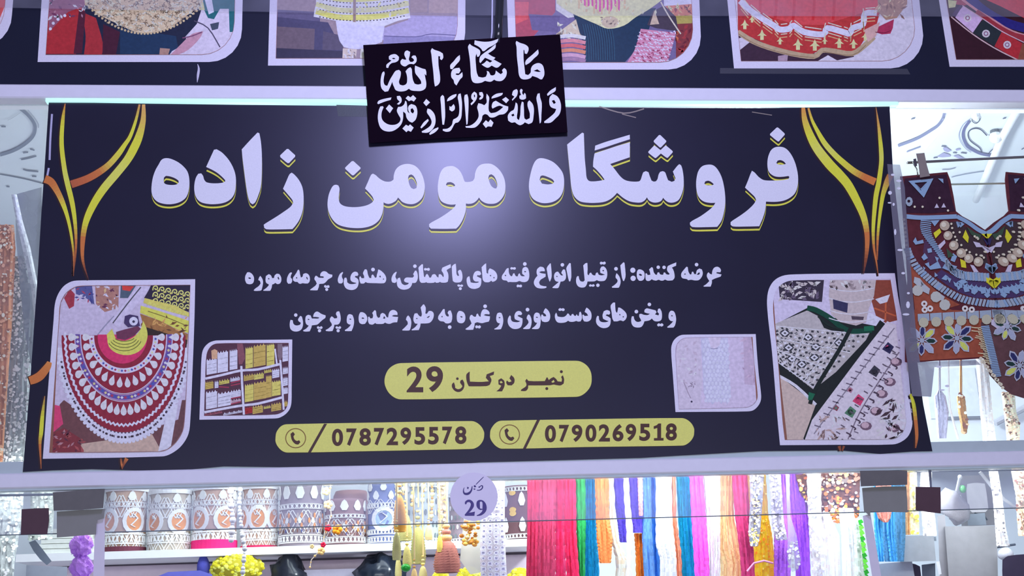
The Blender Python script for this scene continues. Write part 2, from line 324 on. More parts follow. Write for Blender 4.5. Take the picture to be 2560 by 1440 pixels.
# --- description lines
E_=(600,640,6.4);F_=(1000,640,6.4);G_=(1400,640,6.4)
DL=[(E_,'''115,262 150,260 195,290 222,340 222,400 200,440 150,452 105,440 83,390 85,320|132,348 150,342 180,355 165,368 140,362
325,318 350,350 368,400 365,460 345,545 320,556 235,558 218,548 245,520 300,480 330,440 318,400 292,385 305,345
460,290 495,310 515,355 545,350 555,310 590,282 630,290 658,340 660,400 640,440 600,450 565,430 540,448 515,455 505,510 485,555 440,558 375,556 372,545 410,520 455,475 462,455 420,430 408,380 415,320|445,360 462,352 475,368 455,376|600,345 615,330 630,370 615,380
825,262 832,275 815,310 810,345 832,370 832,410 815,440 775,445 752,415 752,360 775,300 800,268
940,218 952,240 960,290 975,345 1000,330 1010,290 1050,275 1095,295 1118,350 1112,410 1085,440 1040,440 1000,435 970,445 940,438 920,415 880,412 850,390 848,350 875,310 905,265 925,225|893,348 910,335 918,355 905,362|1058,345 1070,330 1088,370 1075,378
1215,315 1235,325 1260,345 1330,350 1345,335 1320,325 1285,325 1285,290 1310,255 1345,243 1385,255 1420,285 1478,300 1475,335 1445,355 1410,375 1380,410 1340,440 1290,445 1265,450 1262,490 1240,548 1200,550 1125,548 1120,540 1160,510 1210,470 1228,440 1210,400 1190,370 1200,330
1348,470 1370,465 1388,478 1410,465 1432,478 1430,505 1405,512 1390,505 1370,512 1345,495
@1388,536,24
1640,255 1650,268 1630,310 1635,350 1648,375 1645,420 1620,440 1580,435 1565,400 1570,350 1600,285
1700,345 1712,380 1715,420 1750,445 1800,450 1850,440 1862,430 1800,415 1770,385 1768,330 1795,275 1840,250 1880,262 1895,295 1880,320 1850,318 1835,335 1870,355 1895,385 1895,450 1870,510 1820,540 1760,543 1700,520 1665,465 1660,400 1672,350
1995,215 2020,212 2035,235 2045,290 2070,350 2100,355 2105,310 2125,295 2145,320 2160,350 2185,340 2190,300 2205,250 2210,215 2240,225 2290,265 2325,310 2340,360 2330,410 2300,435 2180,435 2040,430 2010,415 1980,440 1930,440 1915,400 1910,340 1925,320 1945,355 1985,355 1985,320 1968,275|2225,325 2245,310 2255,335 2240,345|2285,370 2300,355 2305,375 2292,380
@2128,217,30
2500,250 2508,262 2490,310 2488,340 2508,375 2505,410 2480,432 2440,425 2425,395 2428,340 2460,280
810,1020 845,1030 850,1070 870,1100 910,1112 960,1100 975,1070 935,1040 930,1010 965,958 990,970 1005,1030 1008,1100 985,1170 930,1205 860,1205 810,1170 795,1110 800,1050
@892,945,28
1090,940 1130,950 1150,1000 1180,1000 1250,1000 1270,985 1215,975 1170,975 1180,930 1210,895 1245,890 1300,925 1370,950 1365,990 1330,1015 1290,1050 1240,1095 1190,1105 1150,1110 1140,1150 1115,1205 1060,1210 1015,1205 1010,1190 1060,1160 1100,1115 1060,1090 1045,1030 1055,965|1080,1015 1095,1003 1115,1018 1098,1025
1230,1135 1250,1122 1275,1138 1300,1122 1322,1138 1315,1162 1290,1168 1272,1160 1250,1168 1232,1155
@1272,1195,26
1590,888 1605,940 1612,1010 1600,1060 1570,1095 1510,1100 1500,1150 1480,1200 1430,1205 1375,1200 1370,1185 1420,1155 1470,1110 1465,1080 1440,1040 1440,1000 1465,965 1485,975 1510,1000 1550,995 1555,970 1535,930 1545,895 1570,885
1528,1135 1550,1122 1572,1138 1598,1122 1620,1138 1612,1160 1588,1168 1570,1160 1548,1166 1530,1152
@1570,1195,26
1760,930 1800,945 1820,1000 1825,1070 1810,1140 1785,1200 1740,1203 1680,1200 1678,1185 1730,1150 1775,1100 1735,1090 1710,1060 1712,980 1730,940|1745,1008 1765,1000 1785,1015 1765,1022
1925,900 1965,900 2010,930 2035,980 2030,1040 2000,1085 1950,1090 1910,1065 1898,1000 1905,940|1945,990 1965,982 1990,995 1975,1005 1950,1003
2155,865 2175,880 2185,950 2210,990 2240,980 2250,930 2280,910 2320,930 2345,975 2370,985 2385,910 2420,870 2470,865 2515,900 2520,945 2460,945 2430,960 2460,970 2530,975 2515,1060 2450,1065 2400,1085 2350,1080 2320,1065 2290,1085 2230,1088 2180,1085 2165,1070 2120,1098 2070,1090 2050,1050 2050,975 2068,970 2085,1000 2120,995 2130,950 2115,910|2288,1000 2305,960 2325,985 2318,1005'''),
(F_,'''0,345 15,400 30,440 70,465 100,462 130,450 140,430 90,420 65,400 70,370 100,345 170,345 205,345 225,320 210,290 240,235 262,235 280,280 285,350 265,410 240,430 195,432 185,470 150,515 90,537 30,535 -20,510 -45,470 -50,400 -35,355
@238,163,29
350,130 368,135 370,220 385,330 400,340 415,300 435,285 455,310 470,345 495,345 515,300 550,290 575,305 590,330 615,345 620,295 645,290 665,305 690,340 700,320 690,275 665,230 680,185 750,155 810,130 815,185 760,215 745,230 770,280 775,350 765,410 735,425 660,425 640,412 620,425 580,428 560,415 540,428 440,430 420,418 395,428 340,430 315,400 305,330 300,230 297,185
385,205 400,190 430,198 460,188 478,205 475,230 450,238 430,228 400,235 385,222
870,130 893,125 900,210 905,290 925,320 945,315 935,280 925,250 945,225 970,222 990,260 1000,330 990,390 960,420 880,422 845,400 835,310 830,200 832,165
918,462 940,455 965,465 985,455 1010,465 1005,488 980,495 965,485 940,492 920,480
@965,522,24
1090,330 1112,325 1120,370 1130,420 1170,430 1230,430 1262,420 1255,410 1200,405 1170,370 1172,310 1200,255 1245,238 1285,250 1300,290 1270,310 1240,305 1230,325 1270,345 1300,360 1300,430 1280,490 1230,520 1160,525 1100,495 1070,430 1068,360
1355,130 1378,118 1380,200 1385,270 1410,285 1415,230 1435,198 1480,215 1530,255 1555,310 1550,370 1520,400 1480,415 1460,395 1420,420 1355,418 1325,380 1315,280 1305,180|1435,308 1455,300 1460,325 1445,325|1490,345 1510,335 1515,355 1500,358
1720,195 1740,195 1740,250 1755,300 1780,325 1795,320 1810,280 1830,275 1845,310 1860,325 1885,325 1895,290 1915,275 1930,310 1960,325 2000,320 1955,285 1955,230 1970,190 2010,172 2045,195 2065,260 2068,330 2050,390 2010,415 1950,415 1910,400 1870,415 1800,418 1760,415 1730,420 1705,395 1650,385 1628,355 1635,310 1670,260 1700,210|1672,310 1690,298 1700,315 1688,325|1985,245 2010,240 2020,255 1995,262
1765,190 1785,178 1810,185 1835,178 1855,190 1850,212 1825,220 1808,212 1780,218 1765,205
@1997,128,30
1868,470 1885,455 1910,465 1935,455 1952,470 1950,495 1925,502 1905,495 1880,502 1866,490
2240,170 2290,180 2315,215 2315,245 2260,245 2225,260 2260,275 2330,285 2330,330 2290,355 2250,380 2225,420 2240,460 2290,480 2340,485 2345,505 2310,518 2230,518 2180,500 2145,450 2145,400 2170,350 2200,315 2185,270 2195,210
2400,118 2413,120 2425,250 2425,340 2400,408 2390,405 2370,340 2355,250 2348,190
130,950 150,970 175,1020 180,1090 160,1180 140,1192 40,1192 35,1180 80,1140 125,1090 120,1050 95,1020 105,980
385,775 410,820 412,860 405,920 430,925 460,880 500,880 535,910 540,960 520,1020 480,1065 430,1078 330,1080 322,1130 300,1185 190,1190 185,1178 240,1140 285,1085 240,1080 215,1030 220,960 235,920 275,915 310,960 340,970 350,930 330,825 370,775|255,1000 270,990 285,1005 265,1010|425,985 470,955 475,970 450,990
690,850 715,850 722,920 745,960 775,970 780,945 760,910 780,875 810,870 832,930 835,1000 820,1060 780,1078 730,1075 700,1050 640,1040 608,1005 615,960 650,910|660,970 675,955 685,975 670,982
@795,1138,30
940,880 975,880 1020,905 1045,960 1040,1030 1010,1070 960,1075 920,1050 908,990 915,920|960,970 980,960 1005,975 985,988
1355,850 1400,865 1432,905 1430,935 1370,930 1340,945 1380,958 1440,965 1435,1015 1420,1050 1370,1060 1310,1075 1260,1065 1235,1060 1195,1075 1190,1120 1170,1180 1080,1182 1048,1175 1050,1165 1100,1130 1145,1080 1130,1040 1112,1000 1125,950 1150,940 1185,970 1215,970 1225,930 1245,920 1265,960 1290,975 1295,920 1320,865
@1362,805,30
1205,1120 1225,1108 1250,1120 1275,1108 1295,1125 1290,1150 1265,1162 1248,1150 1222,1158 1205,1145
1595,905 1625,915 1645,970 1652,1040 1640,1110 1615,1170 1580,1175 1510,1175 1508,1165 1560,1135 1600,1080 1560,1065 1540,1020 1545,950 1560,915|1575,985 1595,975 1610,990 1592,998
1755,950 1772,965 1775,1010 1795,1045 1840,1058 1890,1058 1925,1042 1880,1030 1838,1010 1830,960 1850,905 1890,880 1935,890 1955,925 1940,945 1895,945 1880,960 1930,985 1960,1000 1958,1070 1935,1135 1880,1165 1810,1165 1755,1130 1725,1070 1728,1000
2055,935 2075,945 2100,1000 2105,1070 2085,1150 2060,1168 1975,1168 1968,1158 2010,1125 2055,1070 2050,1035 2025,1000 2035,960
@2040,858,30
2195,905 2230,920 2250,980 2250,1060 2235,1140 2205,1168 2115,1168 2110,1158 2160,1120 2195,1070 2160,1060 2140,1020 2142,950 2165,912|2170,980 2190,970 2210,985 2190,990
2330,835 2370,870 2400,930 2400,1000 2375,1045 2320,1058 2275,1045 2255,1000 2262,940 2280,935 2300,965 2340,965 2330,935 2292,905 2310,860'''),
(G_,'''55,212 80,220 95,290 92,360 60,400 10,410 0,440 -20,500 -40,515 -120,512 -120,500 -60,450 -20,415 -70,400 -95,350 -90,290 -60,255 -30,250 0,290 20,310 50,310 20,270 35,235|-65,325 -48,318 -35,330 -50,338
@38,142,29
150,112 172,118 180,250 180,340 165,405 145,405 128,340 110,250 102,190
410,115 438,112 442,210 440,290 460,310 475,275 495,265 520,300 545,310 565,310 575,275 600,262 620,300 660,310 720,300 645,270 642,210 665,170 700,165 735,200 755,260 750,340 720,390 680,402 620,400 590,385 550,405 440,408 430,450 400,495 340,505 285,480 258,420 262,350 280,320 300,325 308,370 330,405 370,410 395,390 385,280 372,150|675,232 695,222 708,238 690,246
638,105 655,90 685,98 715,88 732,105 728,128 700,138 685,130 655,138 640,125
465,465 485,450 508,462 535,450 555,465 550,485 525,492 505,485 480,492 465,480
@606,468,28
905,275 930,300 955,340 970,400 965,450 945,500 930,508 835,508 830,490 870,465 915,420 920,385 890,345 895,300
@896,205,30
1015,100 1032,108 1045,230 1048,330 1025,400 1010,400 990,340 975,240 965,150
@1165,228,42
@1170,357,43
1255,215 1290,215 1340,245 1355,300 1345,365 1310,395 1265,395 1235,355 1228,290 1235,240|1262,290 1285,285 1315,305 1300,318 1272,310
1465,178 1485,190 1500,260 1530,300 1550,300 1560,265 1585,260 1600,290 1630,300 1650,300 1660,265 1680,262 1700,290 1740,300 1755,285 1715,235 1720,170 1745,150 1860,102 1858,155 1790,185 1810,215 1830,280 1832,350 1800,390 1720,393 1680,378 1650,393 1610,393 1580,380 1540,393 1490,385 1470,370 1430,398 1390,398 1370,370 1368,280 1385,275 1405,305 1445,300 1440,260 1425,215
@1572,180,28
@1665,182,28
2025,170 2045,180 2055,250 2080,295 2100,295 2110,255 2130,250 2150,290 2175,290 2190,230 2230,200 2270,215 2285,270 2270,330 2220,385 2150,390 2100,380 2050,388 2030,370 1960,355 1938,320 1945,270 1990,210|1985,290 2005,275 2012,295 1995,300|2185,300 2220,262 2240,270 2225,300
@2185,138,29
2380,260 2400,285 2430,295 2440,230 2470,185 2520,172 2560,195 2575,230 2565,262 2510,258 2500,275 2560,290 2585,295 2570,330 2480,360 2430,385 2430,430 2410,490 2300,490 2295,480 2340,450 2390,400 2370,370 2348,320 2360,275
-60,905 -48,935 -40,965 0,975 60,975 100,950 120,920 140,925 155,950 175,960 190,930 210,925 225,950 250,960 268,930 280,955 300,960 310,900 330,890 345,930 350,1000 330,1045 290,1050 260,1040 220,1052 160,1052 130,1035 90,1060 20,1070 -40,1060 -75,1010 -80,940
-25,850 0,832 25,842 50,835 75,850 70,875 45,882 25,872 0,880 -22,872
425,825 460,850 495,900 505,960 490,1020 440,1050 385,1045 362,1000 358,945 372,935 395,960 450,955 430,920 395,895 405,860
600,955 622,965 625,1010 645,1045 690,1060 750,1055 780,1042 740,1030 690,1005 680,950 700,885 750,865 795,880 805,915 785,940 750,935 730,950 780,975 810,1000 810,1060 790,1120 740,1150 670,1150 610,1115 578,1060 582,990
850,745 882,745 885,830 895,890 915,910 925,860 930,825 960,828 1020,870 1060,920 1068,970 1045,1020 1010,1045 965,1030 920,1045 860,1045 838,1000 825,900 810,795|945,935 960,925 970,945 955,950|1000,970 1018,960 1022,980 1008,985
1150,965 1180,965 1188,1010 1215,1045 1255,1055 1300,1040 1290,1010 1268,970 1270,930 1300,925 1340,940 1400,945 1440,925 1390,915 1350,900 1355,860 1390,835 1450,850 1530,870 1545,900 1520,935 1575,950 1585,925 1558,895 1570,845 1600,840 1625,890 1632,960 1620,1020 1580,1045 1510,1040 1470,1000 1430,1030 1350,1045 1335,1090 1300,1135 1240,1145 1180,1130 1145,1080 1140,1010
@1222,890,30
@1430,775,29
1555,1095 1580,1075 1605,1088 1630,1075 1655,1095 1650,1118 1620,1130 1602,1118 1575,1128 1556,1115
1790,875 1825,890 1850,950 1858,1020 1840,1110 1815,1145 1720,1148 1715,1135 1765,1095 1810,1045 1765,1035 1738,990 1742,920 1765,882|1775,955 1792,945 1808,960 1790,968''')]
def lettering(rows,T,pr,c,layer,name,par,mt,corner=48):
    for ln in rows.strip().split('\n'):
        p=Print(*pr)
        if ln[0]=='@':
            x,y,r=map(float,ln[1:].split(',')); p.fan(circ(T[0]+x/T[2],T[1]+y/T[2],r/T[2],14),c,layer)
        else: p.poly([smooth(P(s,T),3,corner) for s in ln.split('|')],c,layer)
        p.build(name,mt,par)
for Tt,rows in DL: lettering(rows,Tt,(BY,),Fr(190,202,236),2,'description_letter',banner,PRM)
# --- pills
PC=Fr(230,212,108); TX=Fr(62,38,34)
J_=(940,880,4.5714);K_=(680,880,4.5714);L_=(1200,880,4.5714)
def pill(T,s,x0,x1):
    p=Print(BY); q=P(s,T); p.poly(smooth([(x-1,y+2) for x,y in q],5),Fr(34,26,30),1); p.poly(smooth(q,5),PC,2)
    return p.build('yellow_label',PRM,banner)
PA=pill(J_,'290,127 1200,112 2270,100 2340,110 2410,155 2452,220 2465,300 2455,380 2410,450 2345,498 2280,512 1200,528 290,541 220,525 150,470 110,400 97,335 110,260 150,190 220,142',0,0)
PB=pill(K_,'190,825 1200,806 2270,789 2330,802 2390,850 2422,910 2425,950 2415,1005 2375,1065 2320,1100 2270,1108 1200,1131 180,1149 120,1132 70,1085 42,1030 40,985 50,920 90,860 135,832',0,0)
PD=pill(L_,'250,785 1200,768 2300,755 2360,770 2415,815 2445,870 2448,910 2440,965 2405,1020 2350,1060 2300,1070 1200,1086 250,1105 190,1080 145,1035 118,985 115,945 122,890 160,830 205,795',0,0)
lettering('''890,345 902,380 905,410 935,425 970,415 988,390 960,350 968,325 990,315 1010,360 1000,420 960,455 910,450 872,410 868,370
@930,305,15
1062,228 1072,225 1070,280 1074,338 1200,342 1290,335 1255,295 1265,255 1350,222 1345,260 1300,275 1320,320 1300,375 1260,390 1060,392 1038,340 1032,260
1430,300 1465,330 1468,390 1440,450 1375,450 1410,420 1432,385 1400,370 1398,320|1412,342 1432,330 1450,350 1425,358
1545,262 1580,300 1580,350 1550,382 1505,380 1488,350 1495,325 1520,345 1550,335 1525,300
2135,265 2150,310 2145,360 2110,382 2060,378 2030,372 1990,380 1740,382 1735,420 1710,445 1655,445 1660,430 1710,395 1720,370 1705,330 1722,305 1745,330 1930,332 1950,290 1960,290 1975,320 2000,300 2030,285 2060,310 2075,335 2120,340 2125,310 2115,285|2003,342 2030,318 2042,342 2020,352
@2118,225,17
@1952,418,17''',J_,(BY,),TX,3,'label_letter',PA,PRM)
def glyph(ch,box,Y,c,name,par,mt,off=.0,layer=3,shear=0,dy=0,serif=False):
    """built-in font digit fitted into a pixel box (x0,y0,x1,y1); dy = rise of the baseline across the box"""
    cu=bpy.data.curves.new('glyph','FONT'); cu.body=ch; cu.offset=off; cu.resolution_u=6
    o=bpy.data.objects.new('glyph',cu); COL.objects.link(o); dg=bpy.context.evaluated_depsgraph_get()
    me=bpy.data.meshes.new_from_object(o.evaluated_get(dg)); bpy.data.objects.remove(o)
    xs=[v.co.x for v in me.vertices]; ys=[v.co.y for v in me.vertices]; a,b,d,e=min(xs),max(xs),min(ys),max(ys)
    x0,y0,x1,y1=box; vs=[]
    for v in me.vertices:
        u=(v.co.x-a)/(b-a); t=(v.co.y-d)/(e-d); vs.append(pix(x0+(x1-x0)*u+shear*t,y1-(y1-y0)*t-dy*u,Y-layer*.00025))
    mb=MB(); mb.add(vs,[tuple(p.vertices) for p in me.polygons],c); return mb.build(name,mt,par)
def digits(s,xs,y0a,y1a,y0b,y1b,T,off,par):
    n=len(s)
    for i,ch in enumerate(s):
        t=i/(n-1)
        if xs[i] is None: continue
        a,b=xs[i]
        glyph(ch,(T[0]+a/T[2],T[1]+(y0a+(y0b-y0a)*t)/T[2],T[0]+b/T[2],T[1]+(y1a+(y1b-y1a)*t)/T[2]),BY,TX,'digit',par,PRM,off)
digits('29',[(350,540),(574,766)],166,461,162,458,J_,.028,PA)
digits('0787295578',[(685,812),(850,968),(998,1130),(1165,1282),(1310,1440),(1468,1590),(1628,1750),(1785,1905),(1945,2060),(2092,2222)],877,1075,850,1052,K_,.035,PB)
digits('0790269518',[(742,868),(903,1018),(1048,1170),(1205,1330),(1358,1485),(1515,1640),(1665,1785),(1820,1945),None,(2122,2250)],835,1033,815,1012,L_,.035,PD)
p=Print(BY); p.poly(P('2040,817 2070,817 2070,982 2098,982 2098,1012 1988,1013 1988,984 2026,983 2026,868 1987,880 1984,850 2020,836',L_),TX,3); p.build('digit',PRM,PD)
for T,cx,cy,sl,pr_ in ((K_,270,985,'595,820 630,820 445,1148 410,1148',PB),(L_,338,943,'650,776 686,775 525,1104 490,1106',PD)):
    p=Print(BY); p.poly([circ(T[0]+cx/T[2],T[1]+cy/T[2],119/T[2],32,115/T[2]),circ(T[0]+cx/T[2],T[1]+cy/T[2],108/T[2],32,104/T[2])],Fr(110,85,45),3)
    q=[(x+cx-270,y+cy-985) for x,y in P('212,935 240,912 262,940 245,965 258,1000 285,1018 310,1008 325,1030 300,1058 268,1052 235,1020 220,985')]
    p.poly(smooth([(T[0]+x/T[2],T[1]+y/T[2]) for x,y in q],3),TX,3); p.build('telephone_icon',PRM,pr_)
    p=Print(BY); p.fan(P(sl,T),Fr(60,40,40),3); p.build('slash_mark',PRM,pr_)
# LED strip under the top rail
LED=mat('led_strip_light',(.25,.35,.35),.4,emit=((.50,.90,.92),1.0))
x0=pix(122,252).x; x1=pix(2235,262).x
ls=empty('led_strip',((x0+x1)/2,-.03,3.1795),'glowing cyan white light strip between the top rail and the main sign','light strip')
MB().box((x0,-.033,3.1795),(x1,-.012,3.1895)).build('diffuser',LED,ls)
MB().box((x0,-.0115,3.178),(x1,.0,3.1895)).build('backing_channel',WHITE,ls)
# ================= framed photos printed on the main banner =================
FRW=Fr(186,184,226)
def art(name,par,Y,clip_,ops,outer,mt=PRM,lab=None):
    """a framed photo: white border + clipped picture pieces (all flat print)"""
    p=Print(Y); p.poly(smooth(outer,4,50),FRW,1); p.poly(smooth([(a,b) for a,b in clip_],4,50),Fr(120,80,75),2)
    fr=p.build('photo_border',mt,par)
    q=Print(Y); ops(q); o=q.build('printed_photo',PHO,fr)
    if lab: o['label']=lab
    return o
def clip_poly(poly,clip):
    """Sutherland-Hodgman against a convex clip outline"""
    out=list(poly); n=len(clip)
    ar=sum(clip[i][0]*clip[(i+1)%n][1]-clip[(i+1)%n][0]*clip[i][1] for i in range(n)); sg=1 if ar>0 else -1
    for i in range(n):
        a,b=clip[i],clip[(i+1)%n]; inp=out; out=[]
        ins=lambda p:sg*((b[0]-a[0])*(p[1]-a[1])-(b[1]-a[1])*(p[0]-a[0]))>=0
        for j in range(len(inp)):
            s_,e=inp[j-1],inp[j]; si,ei=ins(s_),ins(e)
            if si!=ei:
                d1=(b[0]-a[0],b[1]-a[1]); d2=(e[0]-s_[0],e[1]-s_[1]); den=d1[0]*d2[1]-d1[1]*d2[0]
                if abs(den)>1e-9:
                    t=(d1[0]*(a[1]-s_[1])-d1[1]*(a[0]-s_[0]))/den; out.append((s_[0]+d2[0]*t,s_[1]+d2[1]*t))
            if ei: out.append(e)
        if len(out)<3: return []
    return out
class Art:
    def __init__(s,q,clip,lay=4): s.q=q; s.clip=clip; s.k=lay
    def p(s,pts,c,sm=False,up=True):
        if isinstance(pts,str): pts=P(pts)
        if sm: pts=smooth(pts,3)
        # triangulate first, then clip every triangle so that non-convex pieces stay correct
        vs,fs=fill([pts])
        for f in fs:
            t=clip_poly([tuple(vs[i]) for i in f],s.clip)
            if t: s.q.fan(t,Fr(*c),s.k)
        if up: s.k+=.12
        return s
    def l(s,pts,w,c,sub=3,up=False):
        if isinstance(pts,str): pts=P(pts)
        L,R=stroke(pts,w,sub)
        for i in range(len(L)-1):
            t=clip_poly([L[i],L[i+1],R[i+1],R[i]],s.clip)
            if t: s.q.fan(t,Fr(*c),s.k)
        if up: s.k+=.12
        return s
    def d(s,x,y,r,c,n=8,ry=None,a0=0):
        t=clip_poly(circ(x,y,r,n,ry,a0),s.clip)
        if t: s.q.fan(t,Fr(*c),s.k)
        return s
    def up(s): s.k+=.12; return s
    def noise(s,x0,y0,x1,y1,n,cols,r=3,el=2.2,sd=1):
        R=random.Random(sd)
        for _ in range(n):
            x=R.uniform(x0,x1); y=R.uniform(y0,y1); a=R.uniform(0,pi); w=r*R.uniform(.5,1.3); L=w*R.uniform(1,el)
            pts=[(x+L*math.cos(a)*cx-w*math.sin(a)*cy,y+L*math.sin(a)*cx+w*math.cos(a)*cy) for cx,cy in ((-1,0),(0,.6),(1,0),(0,-.6))]
            t=clip_poly(pts,s.clip)
            if t: s.q.fan(t,Fr(*R.choice(cols)),s.k)
        s.k+=.12; return s
# --- photo 1: beaded collar on display
o1_=P('205,701 345,700 488,698 486,800 480,960 476,1045 471,1085 453,1115 428,1134 405,1141 107,1147 118,1000 134,800 139,752 155,720 178,704')
i1_=P('212,714 345,713 476,712 473,800 467,960 462,1045 457,1078 440,1106 418,1124 398,1129 123,1132 133,1000 147,800 151,757 165,732 188,717')
def ph1(q):
    a=Art(q,smooth(i1_,3,50)); 
    a.p('100,690 500,690 500,1150 100,1150',(172,166,205))
    a.p('120,1090 150,1010 160,1000 300,1100 470,1040 480,1150 110,1150',(95,62,72))
    a.p('200,1110 380,1085 410,1140 190,1140',(170,150,150)); a.p('128,1010 150,1015 158,1060 128,1085',(200,60,110))
    a.p('124,1085 160,1070 200,1095 205,1135 124,1135',(110,45,58)); a.noise(125,1080,210,1130,30,[(140,70,80),(80,40,60),(150,110,130)],5,2)
    a.p('420,1020 445,1010 425,1130 395,1130',(205,200,220)); a.p('455,1000 470,1000 455,1130 430,1130',(90,60,70))
    # shelf at the back
    a.p('160,745 175,722 187,735 185,765 173,772',(140,50,70)); a.p('188,714 230,714 236,762 215,745 190,735',(75,80,140)); a.noise(190,716,230,755,14,[(60,60,130),(150,60,90),(180,180,220)],4)
    a.p('238,714 297,714 296,770 262,780 240,760',(150,110,110)); a.noise(240,716,295,775,26,[(180,175,205),(90,50,80),(190,160,130),(200,200,225)],5,1.6)
    a.p('302,714 340,714 320,745 300,745',(70,85,110)); a.p('305,714 335,716 325,728 306,725',(190,60,60))
    a.l('365,712 330,755 285,812',26,(178,174,214),up=True); a.l('352,718 318,760 282,808',3,(70,70,85),up=True)
    a.l('285,790 262,815 240,842',3,(130,130,165),up=True)
    # gold brocade
    a.p('378,712 476,712 472,780 430,765 360,745 372,725',(40,34,60)); 
    for i in range(18):
        x=382+(i%6)*16; y=720+(i//6)*16+(i%6)*3; a.l([(x,y+6),(x+2,y-3),(x+9,y-5),(x+12,y+1),(x+7,y+4),(x+5,y)],3,(205,195,118)); a.d(x+13,y+7,3,(190,180,110),6)
    a.up(); a.p('362,745 440,765 473,782 473,792 420,778 358,757',(190,180,100),up=True)
    for i in range(9): x=368+i*12.5; y=757+i*3.6; a.l([(x,y+6),(x+4,y),(x+9,y+1),(x+8,y+6),(x+5,y+5)],2,(205,198,115))
    a.up(); a.p('352,764 400,778 472,802 471,833 440,822 400,802 350,782',(218,208,90)); a.l('370,778 420,795 468,815',2,(110,100,50)); a.up()
    a.p('350,784 400,802 440,823 470,835 468,860 420,840 360,818',(140,100,65)); a.noise(352,790,466,845,40,[(110,75,50),(180,140,90),(90,60,50)],4,3,3)
    a.p('366,818 430,838 468,850 465,880 420,870 385,860 360,835',(45,36,36))
    # collar as rings (y down), centre 310,848
    cx,cy=309,843
    def half(rx,ry,t0=-.02,t1=pi+.02,n=40): return [(cx+rx*math.cos(t0+(t1-t0)*i/n),cy+ry*math.sin(t0+(t1-t0)*i/n)*(1+0*0)) for i in range(n+1)]
    a.p(half(168,262,.1,pi-.1),(196,192,226))
    R=random.Random(2)
    for r in (1,.955,.91):
        for i in range(46):
            t=.25+(pi-.5)*i/45; a.d(cx+168*r*math.cos(t),cy+262*r*math.sin(t),3.0 if r<1 else 5,(80,70,95) if r<1 else (205,203,235),6)
    for i in range(52):
        t=.3+(pi-.6)*i/51; a.d(cx+161*math.cos(t),cy+250*math.sin(t),3.2,(62,48,66) if i%2 else (214,212,238),5)
    a.up(); a.p(half(155,238),(122,34,58)); a.p('154,850 170,838 200,836 240,842 310,846 310,852 154,858',(122,34,58)); a.p('372,842 440,838 462,850 464,860 372,855',(122,34,58)); 
    def ring(rx,ry,w,c,t0=-.05,t1=pi+.05,n=60,zig=0): a.l([(cx+rx*math.cos(t0+(t1-t0)*i/n)*(1+zig*(i%2)),cy+ry*math.sin(t0+(t1-t0)*i/n)*(1+zig*(i%2))) for i in range(n+1)],w,c,1,up=True)
    ring(144,217,6,(214,214,240),n=90,zig=.025)
    ring(115,151,16,(150,130,185)); ring(115,151,11,(90,70,150))
    for i in range(44):
        t=(pi)*i/43; x,y=cx+115*math.cos(t),cy+151*math.sin(t); a.d(x,y,4,[(60,80,165),(150,50,85),(200,190,220),(190,175,140)][i%4],4,a0=t)
    a.up(); ring(122,161,1.6,(205,200,235)); ring(107,141,1.6,(205,200,235))
    ring(80,84,13,(190,182,220)); 
    for i in range(30):
        t=.05+(pi-.1)*i/29; a.d(cx+80*math.cos(t),cy+84*math.sin(t),3.4,[(60,80,165),(200,190,160),(140,50,90)][i%3],4,a0=t)
    a.up(); a.p([(cx-3+62*math.cos(-.1+(pi+.2)*i/24),cy+66*math.sin(-.1+(pi+.2)*i/24)) for i in range(25)],(182,48,102))
    def drop(x,y,t,r,c):
        ux,uy=math.cos(t),math.sin(t)
        q_=[(x-ux*r*2,y-uy*r*2)]+[(x+r*.82*math.cos(t+k*.55),y+r*1.05*math.sin(t+k*.55)) for k in range(-4,5)]
        tt=clip_poly(q_,a.clip); 
        if tt: a.q.fan(tt,Fr(*c),a.k)
    for rx,ry,n,r in ((131,186,25,9.5),(96,117,16,9)):
        for i in range(n):
            t=.0+(pi)*i/(n-1); drop(cx+rx*math.cos(t),cy+ry*math.sin(t),math.atan2(math.sin(t),math.cos(t)),r,(205,205,212))
    a.up(); a.p('267,836 280,822 290,848 312,852 335,842 352,822 358,802 366,820 369,840 362,862 345,880 318,888 290,882 272,866',(188,190,96),sm=True)
    for k in range(4):
        ring_=[(cx+2+(44-k*6)*math.cos(.35+2.3*i/16),cy-2+(36-k*8)*math.sin(.35+2.3*i/16)) for i in range(17)]; a.l(ring_,1.6,(70,75,40),1)
    a.up(); a.p('290,830 310,824 345,815 352,822 335,840 312,850 292,846',(95,50,80)); a.p('312,790 325,786 345,790 350,815 320,818 310,808',(60,50,95)); a.d(334,803,11,(200,200,230),14); a.up(); a.d(334,804,3.5,(50,50,80)); a.up()
    a.l(i1_+[i1_[0]],2,(125,90,100),1)
art('p',banner,BY,i1_,ph1,o1_,lab='printed photo of a maroon and white beaded collar')
